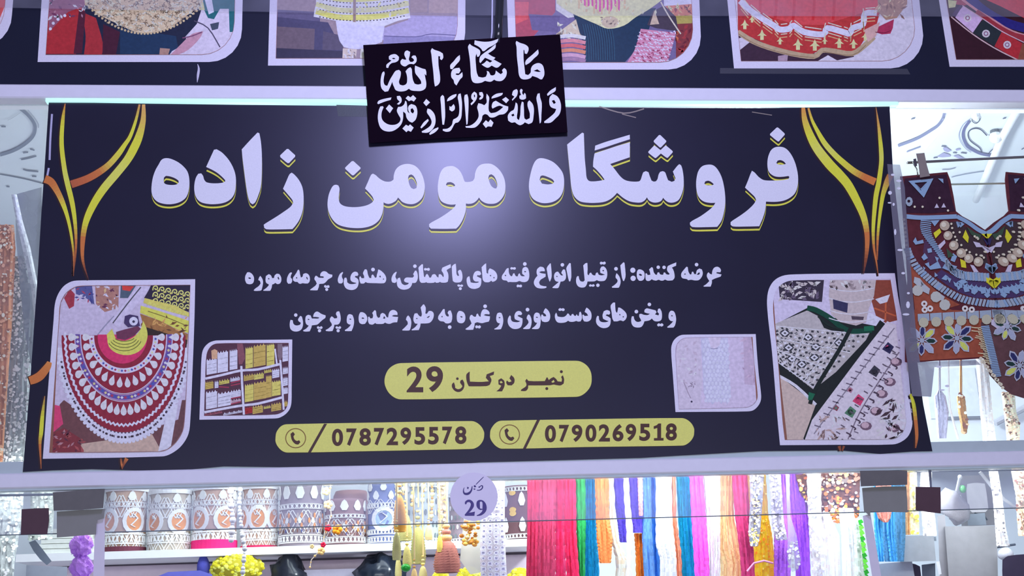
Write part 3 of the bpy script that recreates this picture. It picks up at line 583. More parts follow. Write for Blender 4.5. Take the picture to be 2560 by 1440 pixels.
# --- photo 2: shelves of lace rolls
N_=(490,830,6.43)
o2_=P('350,135 900,128 1548,120 1543,500 1538,900 1533,1140 1505,1240 1440,1320 1340,1378 1250,1390 700,1400 55,1410 75,800 90,400 120,270 200,180 280,145',N_)
i2_=P('340,185 900,178 1490,175 1485,700 1478,1130 1450,1225 1390,1285 1280,1325 700,1340 130,1350 150,700 165,400 190,300 250,220',N_)
def ph2(q):
    a=Art(q,smooth(i2_,3,50)); X=lambda s:[(x,y) for x,y in P(s,N_)]
    a.p(X('0,0 1646,0 1646,1440 0,1440'),(70,42,62))
    W=(196,198,226);Y=(196,178,100);Yd=(170,150,85)
    def tow(x0,y0,x1,y1,c,n=4,sk=-.18):
        pts=[]; w=(x1-x0)/n
        for i in range(n):
            xa=x0+i*w; ya=y0+(xa-x0)*sk; pts+=[(xa,ya+22),(xa+w*.3,ya-8),(xa+w*.6,ya+22)]
        pts+=[(x1,y0+22+(x1-x0)*sk),(x1,y1+(x1-x0)*sk),(x0,y1)]
        a.p([(N_[0]+x/N_[2],N_[1]+y/N_[2]) for x,y in pts],c,up=False)
        for k in (.35,.6,.8):
            yy=y0+(y1-y0)*k; a.l([(N_[0]+(x0+6)/N_[2],N_[1]+yy/N_[2]),(N_[0]+(x1-6)/N_[2],N_[1]+(yy+(x1-x0)*sk)/N_[2])],1,(c[0]-28,c[1]-28,c[2]-22))
    for b in ((170,440,335,690,W),(345,320,515,660,W),(540,290,665,615,W),(795,250,915,590,Y),(925,215,1120,565,Yd),(1135,200,1260,545,Y),(1390,230,1480,480,W),
              (150,800,280,925,Yd),(300,790,360,905,W),(372,775,535,850,Y),(552,735,705,800,W),(770,690,930,790,Yd),(935,670,1090,770,Y),(1095,610,1215,665,Y),(1225,600,1340,745,W),(1395,570,1478,680,W),(1400,730,1475,870,W),(1405,890,1475,1000,W),
              (160,960,340,1245,W),(350,980,560,1210,W),(560,940,720,1060,W),(560,1090,720,1150,(190,160,190)),(785,845,925,1130,Y),(930,810,1125,1100,Yd),(1125,700,1215,1060,Yd),(1220,790,1360,1035,Y),
              (790,1210,905,1320,(150,40,50)),(910,1190,1075,1320,Yd),(1090,1190,1200,1240,Y),(1210,1150,1370,1280,Yd),(440,1300,740,1345,W),(140,1310,420,1350,(150,90,110)),(1410,1110,1470,1200,Yd)): tow(*b)
    a.up()
    a.p(X('245,300 300,275 345,300 340,430 255,435'),(190,150,130)); a.p(X('660,190 750,185 790,420 740,520 690,520 665,300'),(115,70,88)); a.p(X('1310,190 1385,190 1390,400 1340,480 1310,380'),(110,95,115))
    for s,w in (('150,750 420,690 720,620 1000,600 1350,515',6),('135,1290 450,1230 750,1180 1000,1150 1390,1050',6),('728,545 745,900 770,1330',5.5),('1355,450 1380,800 1410,1250',5),('1270,270 1300,510',4)): a.l(X(s),w,(188,186,222),up=True)
    for s in ('560,820 710,780','560,860 710,830','370,880 530,890','560,1070 720,1040','560,1160 720,1120'): a.l(X(s),3,(140,50,80))
    a.up()
art('p',banner,BY,i2_,ph2,o2_,lab='printed photo of shelves packed with white and yellow lace rolls')
# --- photo 3: pale blurred lace
O_=(1660,820,6.26)
o3_=P('330,105 800,100 1435,95 1455,400 1485,750 1520,1050 1510,1150 1460,1235 1390,1290 1300,1305 700,1311 180,1315 165,1100 140,750 112,330 138,220 195,150 265,112',O_)
i3_=P('370,150 800,144 1385,140 1405,450 1435,750 1465,1050 1452,1130 1395,1200 1320,1237 1235,1248 700,1262 235,1270 215,1000 190,600 180,370 198,262 255,190 310,160',O_)
def ph3(q):
    a=Art(q,smooth(i3_,3,50)); X=lambda s:P(s,O_)
    a.p(X('0,0 1700,0 1700,1440 0,1440'),(180,172,212)); a.p(X('180,140 560,140 600,800 560,1280 200,1280'),(178,172,206)); a.p(X('1240,140 1450,140 1470,900 1260,880'),(168,154,192))
    a.noise(1690,845,1750,960,26,[(168,158,190),(192,184,212)],5,1.5,5); a.noise(1855,845,1888,960,16,[(158,138,178),(176,160,196)],5,2,6)
    a.p(X('575,150 1000,150 1020,700 1045,1000 990,1200 950,1120 900,1190 830,1120 760,1200 700,1130 690,1190 620,1010 600,600'),(170,172,212))
    for j in range(15):
        for i in range(7):
            x=620+i*58+(j%2)*29+j*2.5; y=210+j*66
            if x>1010+j*3: continue
            a.d(O_[0]+x/O_[2],O_[1]+y/O_[2],3.8,(182,186,224),8,5.4)
    a.up(); a.p(X('690,150 890,150 870,270 800,325 730,300'),(186,178,214)); a.l(X('730,320 780,326 845,312'),1.2,(100,95,135))
    a.d(1729,1004,2.6,(50,45,75)); a.l(X('310,850 340,920 380,1020 420,1100'),2,(140,130,160)); a.noise(1720,955,1738,968,6,[(120,110,140)],3); a.l(i3_+[i3_[0]],1.6,(140,125,160),1)
art('p',banner,BY,i3_,ph3,o3_,lab='pale blurred printed photo of white scaly lace')
# --- photo 4: lace trims on black cloth
o4_=P('1985,686 2100,684 2237,683 2245,740 2256,800 2270,920 2279,1020 2281,1060 2272,1088 2254,1104 2232,1111 2100,1112 1950,1113 1944,1050 1930,880 1918,770 1920,730 1933,704 1955,690')
i4_=P('1990,701 2100,699 2226,697 2233,740 2243,800 2256,920 2264,1020 2265,1055 2258,1078 2243,1093 2225,1098 2100,1099 1962,1100 1956,1050 1943,880 1933,780 1935,742 1947,717 1967,704')
def ph4(q):
    a=Art(q,smooth(i4_,3,50)); a.p('1900,680 2300,680 2300,1120 1900,1120',(178,174,214))
    a.p('1945,700 2060,700 2055,755 1950,748',(48,42,62)); a.noise(1950,705,2045,748,60,[(170,165,180),(190,185,200),(90,80,110)],6,1.8,8)
    a.p('2185,700 2235,700 2245,800 2215,808 2190,790 2175,740',(120,60,52)); a.l('2215,750 2213,800',4,(165,85,60)); a.l('2185,770 2240,790',4,(165,85,60),up=True); a.p('2188,748 2225,736 2218,755 2200,760',(200,195,215)); a.p('2170,780 2212,800 2190,820 2165,815',(205,203,228))
    a.p('1936,812 2018,770 2060,790 2190,815 2200,800 2240,830 2270,1100 2190,1100 2050,1110 2010,1100 1950,950',(24,30,34))
    a.p('1948,940 2040,1010 2022,1060 2005,1105 1950,1105',(172,158,164)); a.l('1948,940 1990,965 2040,1012',7,(215,210,215),up=True)
    a.p('1936,810 2018,776 2045,790 2060,820 2095,832 2140,822 2175,830 2165,850 2090,930 2034,974 1990,940 1945,905',(158,156,172))
    R=random.Random(4)
    def Q(u,v): # lace quad coordinates
        A,B,C_,D=(1936,815),(2170,836),(2034,974),(1942,905); return (A[0]*(1-u)*(1-v)+B[0]*u*(1-v)+C_[0]*u*v+D[0]*(1-u)*v, A[1]*(1-u)*(1-v)+B[1]*u*(1-v)+C_[1]*u*v+D[1]*(1-u)*v)
    for u in range(18):
        for v in range(11):
            x,y=Q((u+.5)/18,(v+.5)/11); 
            a.d(x,y,4.6,(52,54,66) if (u+v)%3 else (200,200,216),4,3.6,R.uniform(0,1))
    a.up()
    for k in range(9):
        z=[Q((k+.15*(j%2)*4)/10+.03,j/12) for j in range(13)]; a.l(z,2.2,(188,188,204),1)
    for u,v in ((.12,.16),(.4,.18),(.55,.35),(.2,.5),(.62,.55),(.3,.72),(.78,.2),(.5,.75)):
        x,y=Q(u,v); a.d(x,y,13,(48,50,62),6,10); a.up(); a.d(x,y,10,(196,196,214),4,8); a.up(); a.d(x,y,4,(70,72,84),4,3); a.up()
    for v in (.0,.33,.66,.98): a.l([Q(u/8,v) for u in range(9)],2.4,(196,194,212))
    for u in (.35,.72): a.l([Q(u,v/4) for v in range(5)],2.4,(196,194,212))
    a.up(); a.l('2018,770 2040,775 2075,795 2100,815 2130,828 2180,825',13,(14,62,52),up=True); a.l('2045,790 2070,812 2110,826',5,(22,36,36)); a.l('2160,822 2185,820',12,(25,95,75),up=True)
    a.l('2130,815 2095,880 2040,970 2025,1010',10,(20,30,32),up=True); a.p('2022,980 2038,985 2030,1000 2020,1000',(22,90,70))
    a.p('2075,700 2190,700 2185,740 2172,770 2165,805 2140,814 2100,805 2078,785 2072,740',(168,160,176))
    for y0 in (718,745,775,795): a.l([(2072,y0),(2100,y0+8),(2140,y0+10),(2185,y0+2)],2.2,(205,200,215))
    a.noise(2078,702,2180,722,30,[(80,70,80),(200,195,205),(140,130,145)],5,1.5,9); a.p('2082,748 2120,758 2118,782 2084,772',(46,46,84)); a.p('2128,790 2160,792 2158,800 2130,799',(70,60,80))
    # diagonal white trims
    a.p('2218,803 2240,812 2270,1100 2010,1105 2030,1050 2075,990 2150,890',(186,180,208))
    a.l('2236,820 2170,905 2090,1010 2035,1085',3,(120,115,140)); a.l('2248,880 2200,950 2150,1030 2120,1098',3,(110,100,125))
    for i in range(16):
        t=i/15; x=2214-170*t; y=838+225*t; a.l([(x-8,y),(x+8,y+5)],3,(92,84,110)); x=2252-120*t; y=850+245*t
        a.l([(x-5,y),(x+6,y+4)],3,(100,92,118))
    a.up()
    for x,y,c1,c2 in ((2220,870,(40,40,80),(190,70,120)),(2186,928,(50,50,66),(70,80,100)),(2146,1000,(185,60,110),(45,30,50)),(2126,1030,(70,110,95),(50,80,70)),(2090,1020,(120,60,80),(90,110,110)),(2125,975,(150,110,140),(170,60,90))):
        s=15 if x>2130 or x==2126 else 8; a.p([(x,y-s),(x+s,y-s*.2),(x+s*.3,y+s),(x-s,y+s*.2)],c1,up=False); a.d(x,y,s*.5,c2,7)
        a.up()
    for x,y in ((2225,955),(2190,1028),(2240,905),(2205,985),(2165,1065),(2235,1070)): a.d(x,y,15,(100,80,105),9,11); a.up(); a.d(x-2,y-2,10,(172,150,175),8,8); a.up()
    for i in range(14):
        t=i/13; x=2232-150*t; y=880+220*t; a.l([(x-3,y-4),(x+7,y+2)],3,(84,76,98)); a.l([(x+22,y-2),(x+34,y+5),(x+30,y+9)],3.4,(66,54,76))
    a.up()
    a.noise(2195,1000,2262,1098,60,[(60,45,60),(190,185,205),(200,195,215)],6,2.5,12)
    a.noise(2040,1040,2110,1098,30,[(120,100,110),(200,195,212),(160,140,150)],5,3,13)
art('p',banner,BY,i4_,ph4,o4_,lab='printed photo of white and grey lace trims laid on black cloth')
for s in ('130,285 126,345 124,400','122,420 118,440'):
    Print(BY).line([(x,y,5) for x,y in P(s)],5,Fr(150,150,200),1).build('pale_streak',PRM,banner)  # pale lilac streaks near the left edge
for s,w in (('1498,266 1560,283 1610,272',3),('1555,285 1590,294',2.4),('1880,280 1930,288',2)): Print(BY).line([(x,y) for x,y in P(s)],w,Fr(120,112,120),1).build('pale_streak',PRM,banner)  # thin greyish streaks along the top edge
p=Print(BY); p.fan(P('841,262 918,264 918,292 845,291'),Fr(46,52,62),1); p.build('dark_patch',PRM,banner)
# ================= upper banner =================
ub=empty('fascia_banner',(0.3,0,3.2345),'long dark fascia banner with a row of framed dress photos above the top rail','banner')
UBM=mat('navy_vinyl_banner',alb((18,21,46)),.35,spec=.4,var=.2,scale=4)
MB().box((xl,-.004,3.2345),(xr,-.0005,4.1)).build('banner_sheet',UBM,ub)
UY=-.0042
def panel(left,right,k,ops,lab,rc=1):
    """left/right = x of the outer border at y=0 and at the bottom; bottom y"""
    (lx0,lx1),(rx0,rx1),yb=left,right,k
    sx=(lx1-lx0)/yb; sr=(rx1-rx0)/yb; Yt=-420; r=82
    def xL(y): return lx0+sx*y
    def xR(y): return rx0+sr*y
    def out(m):
        y1=yb-m*.95; b=[(xL(Yt)+m,Yt+m+60),(xL(Yt)+m+18,Yt+m+18),(xL(Yt)+m+60,Yt+m)]
        c=[(xR(y1)-m-r*(1-math.cos(t*pi/12))*1.0 if 0 else xR(y1)-m-r+(r)*math.cos(t*pi/12),y1-r+r*math.sin(t*pi/12)) for t in range(0,7)]
        return b+[(xR(Yt)-m,Yt+m)]+c+[(xL(y1)+m,y1)]
    o=out(0); i=out(19)
    p=Print(UY); p.poly(o,FRW,1); p.poly(i,Fr(90,85,110),2); fr=p.build('photo_border',PRM,ub)
    q=Print(UY); a=Art(q,i); ops(a); a.l(i+[i[0]],1.8,(140,100,105),1); ob=q.build('printed_photo',PHO,fr); ob['label']=lab
BIG=lambda a,c:a.p('-2000,-600 4000,-600 4000,300 -2000,300',c)
def u0(a): BIG(a,(190,175,210)); a.p('-300,-420 0,-420 18,0 0,45 -300,60',(200,80,90)); a.l('30,-200 18,40 0,85',2,(120,70,90))
def u1(a):
    BIG(a,(26,32,60)); a.p('100,-420 215,-420 212,20 190,135 112,135',(150,40,52)); a.p('205,30 240,45 258,112 255,136 210,136 214,90',(146,42,54),True); a.p('198,22 214,30 205,134 184,134',(70,26,50))
    a.p('258,60 300,80 290,136 256,136',(60,24,48)); a.p('300,70 440,90 445,118 460,136 300,136',(26,48,84)); a.p('120,-420 215,-420 212,14 170,30 122,80',(128,80,112)); a.noise(122,-5,212,45,26,[(200,190,215),(150,110,140),(100,50,90)],5,1.8,21)
    for x,y in ((162,39),(145,48),(133,58),(126,72)): a.d(x,y,4,(205,200,225))
    a.up(); a.p('463,92 492,60 505,20 530,-420 600,-420 595,60 570,120 520,142 420,142 430,128 470,105',(184,180,216)); a.p('500,-420 600,-420 592,30 582,80 574,80 572,22 550,22 535,48 520,45 508,20',(30,92,110)); a.p('512,0 528,-10 535,30 522,36',(205,203,225)); a.p('490,10 508,5 512,25 498,25',(196,185,150)); a.p('525,60 548,55 545,72 530,76',(60,70,95),True)
    a.l('485,52 520,70 550,118',3,(70,66,96),up=True); a.p('425,138 455,108 480,85 508,78 500,95 470,125 440,138',(170,130,160),True); a.l('456,95 480,90 505,80',3,(110,70,110)); a.p('400,120 425,122 420,138 398,138',(150,120,120))
    sk=P('180,-420 520,-420 508,0 480,30 462,42 430,66 400,78 365,83 335,79 300,62 262,45 235,27 212,10'); a.p(sk,(182,168,154),True)
    R=random.Random(5)
    for i in range(900):
        x=R.uniform(200,505); y=R.uniform(-60,80)
        lim=83-((x-360)/150)**2*70
        if y>lim-4: continue
        c=R.choice([(158,140,126),(208,196,182),(132,116,106),(214,205,194),(176,160,146)]); b=R.uniform(0,6)
        a.l([(x+5*math.cos(b),y+4*math.sin(b)),(x,y),(x+5*math.cos(b+2),y+4*math.sin(b+2)),(x+8*math.cos(b+3),y+6*math.sin(b+3))],2.4,c,2)
    a.up()
    for i in range(36): t=i/35; x=215+t*285; a.d(x,84-((x-362)/148)**2*74,3.4,(176,160,138),5)
    a.up()
def u2(a):
    BIG(a,(132,118,138)); a.p('690,24 800,30 800,66 690,60',(84,80,120)); a.p('690,42 820,56 860,130 690,125',(62,60,98)); a.p('692,66 787,72 785,125 690,120',(92,80,100)); a.p('808,78 850,88 860,125 806,125',(74,68,96)); a.p('690,120 870,128 870,150 688,146',(42,40,68)); a.p('1022,38 1160,40 1160,100 955,100 960,70 1020,50',(146,140,190)); a.p('960,92 1080,90 1160,95 1160,170 950,170',(120,116,170)); a.l('960,90 1040,92 1080,85 1160,90',2.5,(84,80,130),up=True)
    a.p('1080,-420 1160,-420 1160,34 1072,32',(150,132,142)); a.p('1024,-420 1070,-420 1068,30 1026,32',(140,122,134))
    a.p('839,50 962,62 955,105 905,122 880,122 860,118 848,100',(180,182,224),True); a.p('857,121 892,123 890,146 856,145',(182,172,176)); a.p('902,121 912,123 912,148 900,148',(200,190,190)); a.noise(860,124,888,144,12,[(120,110,120),(210,205,215)],4)
    a.p('790,-420 1015,-420 1022,15 1026,45 995,52 960,66 900,62 840,52 784,42 786,25 790,10',(205,203,214))
    for off,c,w in ((-14,(208,198,120),10),(12,(214,206,150),12),(30,(196,186,110),14)):
        a.l([(790,off-2),(840,off+12),(890,off+14),(950,off+10),(1022,off-4)],w,c); 
    a.up()
    for off in (-6,4,20,38): 
        for i in range(26): x=800+i*8.4; y=off+ 14-((x-900)/120)**2*14; a.d(x,y,2.6,(56,48,40),4,1.8)
    a.up(); a.l('888,-200 886,55',7,(130,112,110)); a.noise(790,-10,1020,40,30,[(214,205,120),(225,222,200),(170,160,100)],4,2,23)
def u3(a):
    BIG(a,(98,90,140)); a.p('1285,-420 1392,-420 1388,30 1330,95 1285,95',(150,60,82)); a.p('1285,5 1322,5 1320,48 1290,60',(198,74,84)); a.p('1322,35 1400,40 1395,80 1330,75',(88,80,130)); a.p('1385,-420 1420,0 1450,40 1420,45 1390,25',(205,195,205))
    a.p('1433,35 1640,20 1620,80 1595,120 1560,158 1462,158 1455,100',(22,46,76)); 
    for i in range(26): x=1462+i*2.9; a.l([(x-8,60),(x,100),(x+2,150)],1.5,(36,74,104) if i%2 else (18,38,66))
    a.up(); a.p('1390,85 1440,48 1452,92 1400,95',(178,168,160)); a.noise(1395,55,1455,95,20,[(205,196,186),(130,120,118)],5,2,31)
    for y,c in ((92,(206,190,205)),(104,(190,120,140)),(116,(196,92,104)),(128,(210,120,100)),(140,(176,140,176)),(150,(140,110,150))): a.l([(1396,y),(1430,y-3),(1464,y+3)],9,c,up=True)
    a.p('1650,-420 1735,-420 1735,25 1700,12 1660,20',(196,190,225)); a.p('1662,15 1730,10 1730,45 1690,42',(176,110,96)); a.noise(1670,14,1728,42,20,[(206,150,120),(120,60,70),(220,190,160)],5,2.4,32); a.p('1676,40 1732,38 1730,58 1690,62',(150,140,84)); a.p('1690,60 1732,58 1732,120 1690,155',(112,48,58)); a.noise(1690,65,1728,130,22,[(170,90,70),(140,50,60),(90,30,50)],6,2,33)
    a.p('1632,28 1660,14 1690,42 1696,78 1640,70 1618,62',(60,52,72)); a.p('1625,62 1636,25 1648,60',(170,155,150)); a.l('1652,5 1672,40 1702,85',3.4,(190,180,180),up=True)
    a.p('1602,72 1690,82 1680,120 1665,165 1565,160 1585,128 1592,110',(176,122,160))
    R=random.Random(6)
    for j in range(9):
        for i in range(13):
            x=1598+i*7.2-j*2.2; y=80+j*9; a.l([(x,y),(x+R.uniform(-3,5),y+R.uniform(-4,4)),(x+5,y+R.uniform(0,5))],2.3,(214,206,232) if R.random()<.75 else (130,50,90),2)
    a.up()
    a.p('1375,-420 1670,-420 1655,0 1625,22 1588,44 1560,64 1520,72 1490,60 1455,45 1420,28 1392,8',(206,190,160),True); a.p('1455,-420 1575,-420 1556,0 1549,28 1535,12 1525,32 1512,18 1500,30 1488,22 1478,12 1466,18 1446,0',(206,60,150))
    for i in range(13): x=1446+i*9.5; a.l([(x,-12),(x+2,6),(x+1,36-((i-6)**2)*.4)],5,(216,196,160) if i%2 else (190,164,136),2)
    a.up(); a.d(1525,55,22,(170,158,150),12,15); a.up(); a.noise(1500,40,1550,65,16,[(205,196,196),(130,118,120)],3,1.5,35); a.noise(1400,-60,1640,35,60,[(222,208,176),(186,170,140)],4,2,34)
def u4(a):
    BIG(a,(186,182,214)); a.p('1840,80 1990,135 2130,128 2135,142 2050,160 1840,160',(52,34,56)); a.p('1842,98 1868,88 1875,105 1850,125',(176,172,205)); a.p('2040,155 2070,138 2100,155',(186,182,214)); a.p('1945,140 1970,136 1968,155 1945,155',(150,130,160))
    a.p('1835,-420 2200,-420 2200,30 2192,60 2165,92 2140,132 2050,126 2030,135 1980,130 1920,112 1880,94 1845,76',(160,48,54))
    a.p('1835,-420 2200,-420 2196,20 2130,40 2060,62 1990,62 1920,40 1850,0',(186,66,78))
    for x in (1905,1945,1990,2040,2090,2140): a.l([(x,-200),(x-4,0),(x-8,50)],7,(176,44,54))
    a.up()
    W=P('1850,2 1875,25 1905,46 1935,64 1950,74 1972,72 1984,64 2010,80 2058,86 2068,70 2108,80 2124,84 2132,70 2158,60 2162,34 2192,32')
    a.l(W,15,(204,202,226),up=True)
    for dy,c in ((-13,(222,200,190)),(12,(222,200,180)),(20,(200,150,120))): 
        for i in range(len(W)-1): a.l([(W[i][0]+2,W[i][1]+dy),(W[i+1][0]-4,W[i+1][1]+dy)],2.4,c,1)
    a.up()
    for x,y,s in ((1862,64,1),(1905,90,1.1),(1950,104,.8),(1995,114,1.2),(2037,116,1.2),(2062,104,.7),(2098,110,1.1),(2134,112,1),(2163,94,.9),(1880,50,.7)):
        a.p([(x,y-15*s),(x+4*s,y-6*s),(x+11*s,y),(x+4*s,y-1*s),(x+4*s,y+9*s),(x-4*s,y+9*s),(x-4*s,y-1*s),(x-11*s,y),(x-4*s,y-6*s)],(214,190,150),up=False)
    a.up(); a.l('1845,80 1880,102 1920,118 1980,134 2035,141 2055,126 2085,128 2130,134 2160,115 2185,92',13,(160,142,126),up=True); a.l('1845,84 1880,106 1920,122 1980,138 2035,144',1.6,(120,96,80)); a.l('2058,129 2130,138 2165,112',1.6,(120,96,80)); a.up()
    a.p('2180,-420 2270,-420 2268,10 2242,45 2215,50 2195,30',(150,120,116)); a.noise(2185,-60,2262,45,60,[(180,150,140),(120,90,90),(205,180,165)],4,2.5,41); a.p('2185,72 2235,48 2232,70 2226,84 2205,86 2188,80',(150,44,84)); a.l('2188,80 2210,82 2228,76',2,(110,24,60)); a.p('2160,75 2200,55 2190,90 2170,105',(188,150,160))
def u5(a):
    BIG(a,(46,18,34)); a.p('2455,-420 2900,-420 2900,60 2560,45 2500,15 2455,-5',(188,62,76)); a.p('2375,-420 2425,-420 2440,5 2410,14 2385,10',(150,60,80)); a.p('2370,0 2392,2 2388,18 2372,20',(205,196,150))
    a.l('2418,-12 2440,10 2475,36 2520,58 2600,76 2800,90',22,(36,32,118),up=True); a.l('2405,-2 2440,24 2480,48 2530,78 2600,94 2800,110',6,(196,130,150),up=True); a.l('2440,30 2500,72 2560,96 2700,115',16,(140,44,62),up=True)
    a.p('2386,42 2408,15 2456,47 2432,82',(206,160,214)); a.p('2432,82 2458,48 2504,80 2486,116',(34,42,54)); a.p('2486,116 2504,80 2556,108 2544,150',(158,40,54)); a.p('2544,150 2556,108 2700,130 2700,180',(120,70,60)); a.p('2380,36 2398,14 2408,12 2388,44',(60,30,80))
    a.l('2378,42 2430,84 2486,120 2545,150',3,(214,160,180),up=True); a.l('2406,14 2456,46 2504,78 2560,106',2.4,(214,160,190),up=True)
    for x,y in ((2419,45),(2465,84),(2518,112)): a.d(x,y,10,(200,180,205),12); a.up(); a.d(x,y,6,(130,90,130),10); a.up(); a.d(x,y,3.5,(205,190,215),8); a.up()
panel((-460,-472),(38,30),118,u0,'printed photo cut by the left edge of the view, white and rose')
panel((103,94),(608,605),155,u1,'printed photo of a beige ruffled skirt over dark trousers')
panel((674,670),(1164,1163),164,u2,'printed photo of a white and yellow dress over white trousers')
panel((1268,1273),(1746,1752),174,u3,'printed photo of a cream hem with magenta centre over blue trousers')
panel((1820,1835),(2292,2308),171,u4,'printed photo of a red dress with white embroidered bands')
panel((2350,2374),(2860,2895),167,u5,'printed photo of a blue band with pink and black squares')
Print(UY).line([(494,160,1),(497,172,5),(495,188,6),(493,206,1)],5,Fr(165,165,205),1).build('pale_streak',PRM,ub)  # pale upright streak below the skirt frame
Print(UY).fan(P('1800,170 2268,172 2276,186 1800,184'),Fr(52,54,74),.5).build('paler_strip',PRM,ub)  # strip paler than the banner below the red dress frame
# clear film over the upper part of the fascia banner
FILM=clearmat('clear_plastic_film',.07,(.8,.8,.95),.08,1.0)
fl=slab('plastic_film',[P('-700,12 0,19 320,25 640,29 960,36 1280,39 1900,40 2560,42 3300,44 3300,-420 -700,-420')],-.012,.0008,FILM)
tag(fl,'clear plastic film stretched over the top of the fascia banner','film')
cb=empty('cable',pix(1247,90,-.02),'thick dark glossy cable hanging in front of the fascia banner above the black placard','cable')
cb2=MB().tube([pix(1249,-300,-.03),pix(1250,0,-.03),pix(1247,60,-.03),pix(1245,110,-.03)],.0125,10,None); cb2.build('cable_sheath',mat('black_rubber',(.02,.022,.03),.12,spec=.8),cb,True)
MB().tube([pix(1229,-300,-.02),pix(1231,0,-.02),pix(1230,80,-.02),pix(1228,100,-.02)],.003,6).build('thin_wire',mat('white_wire',(.7,.7,.85),.3),cb,True)
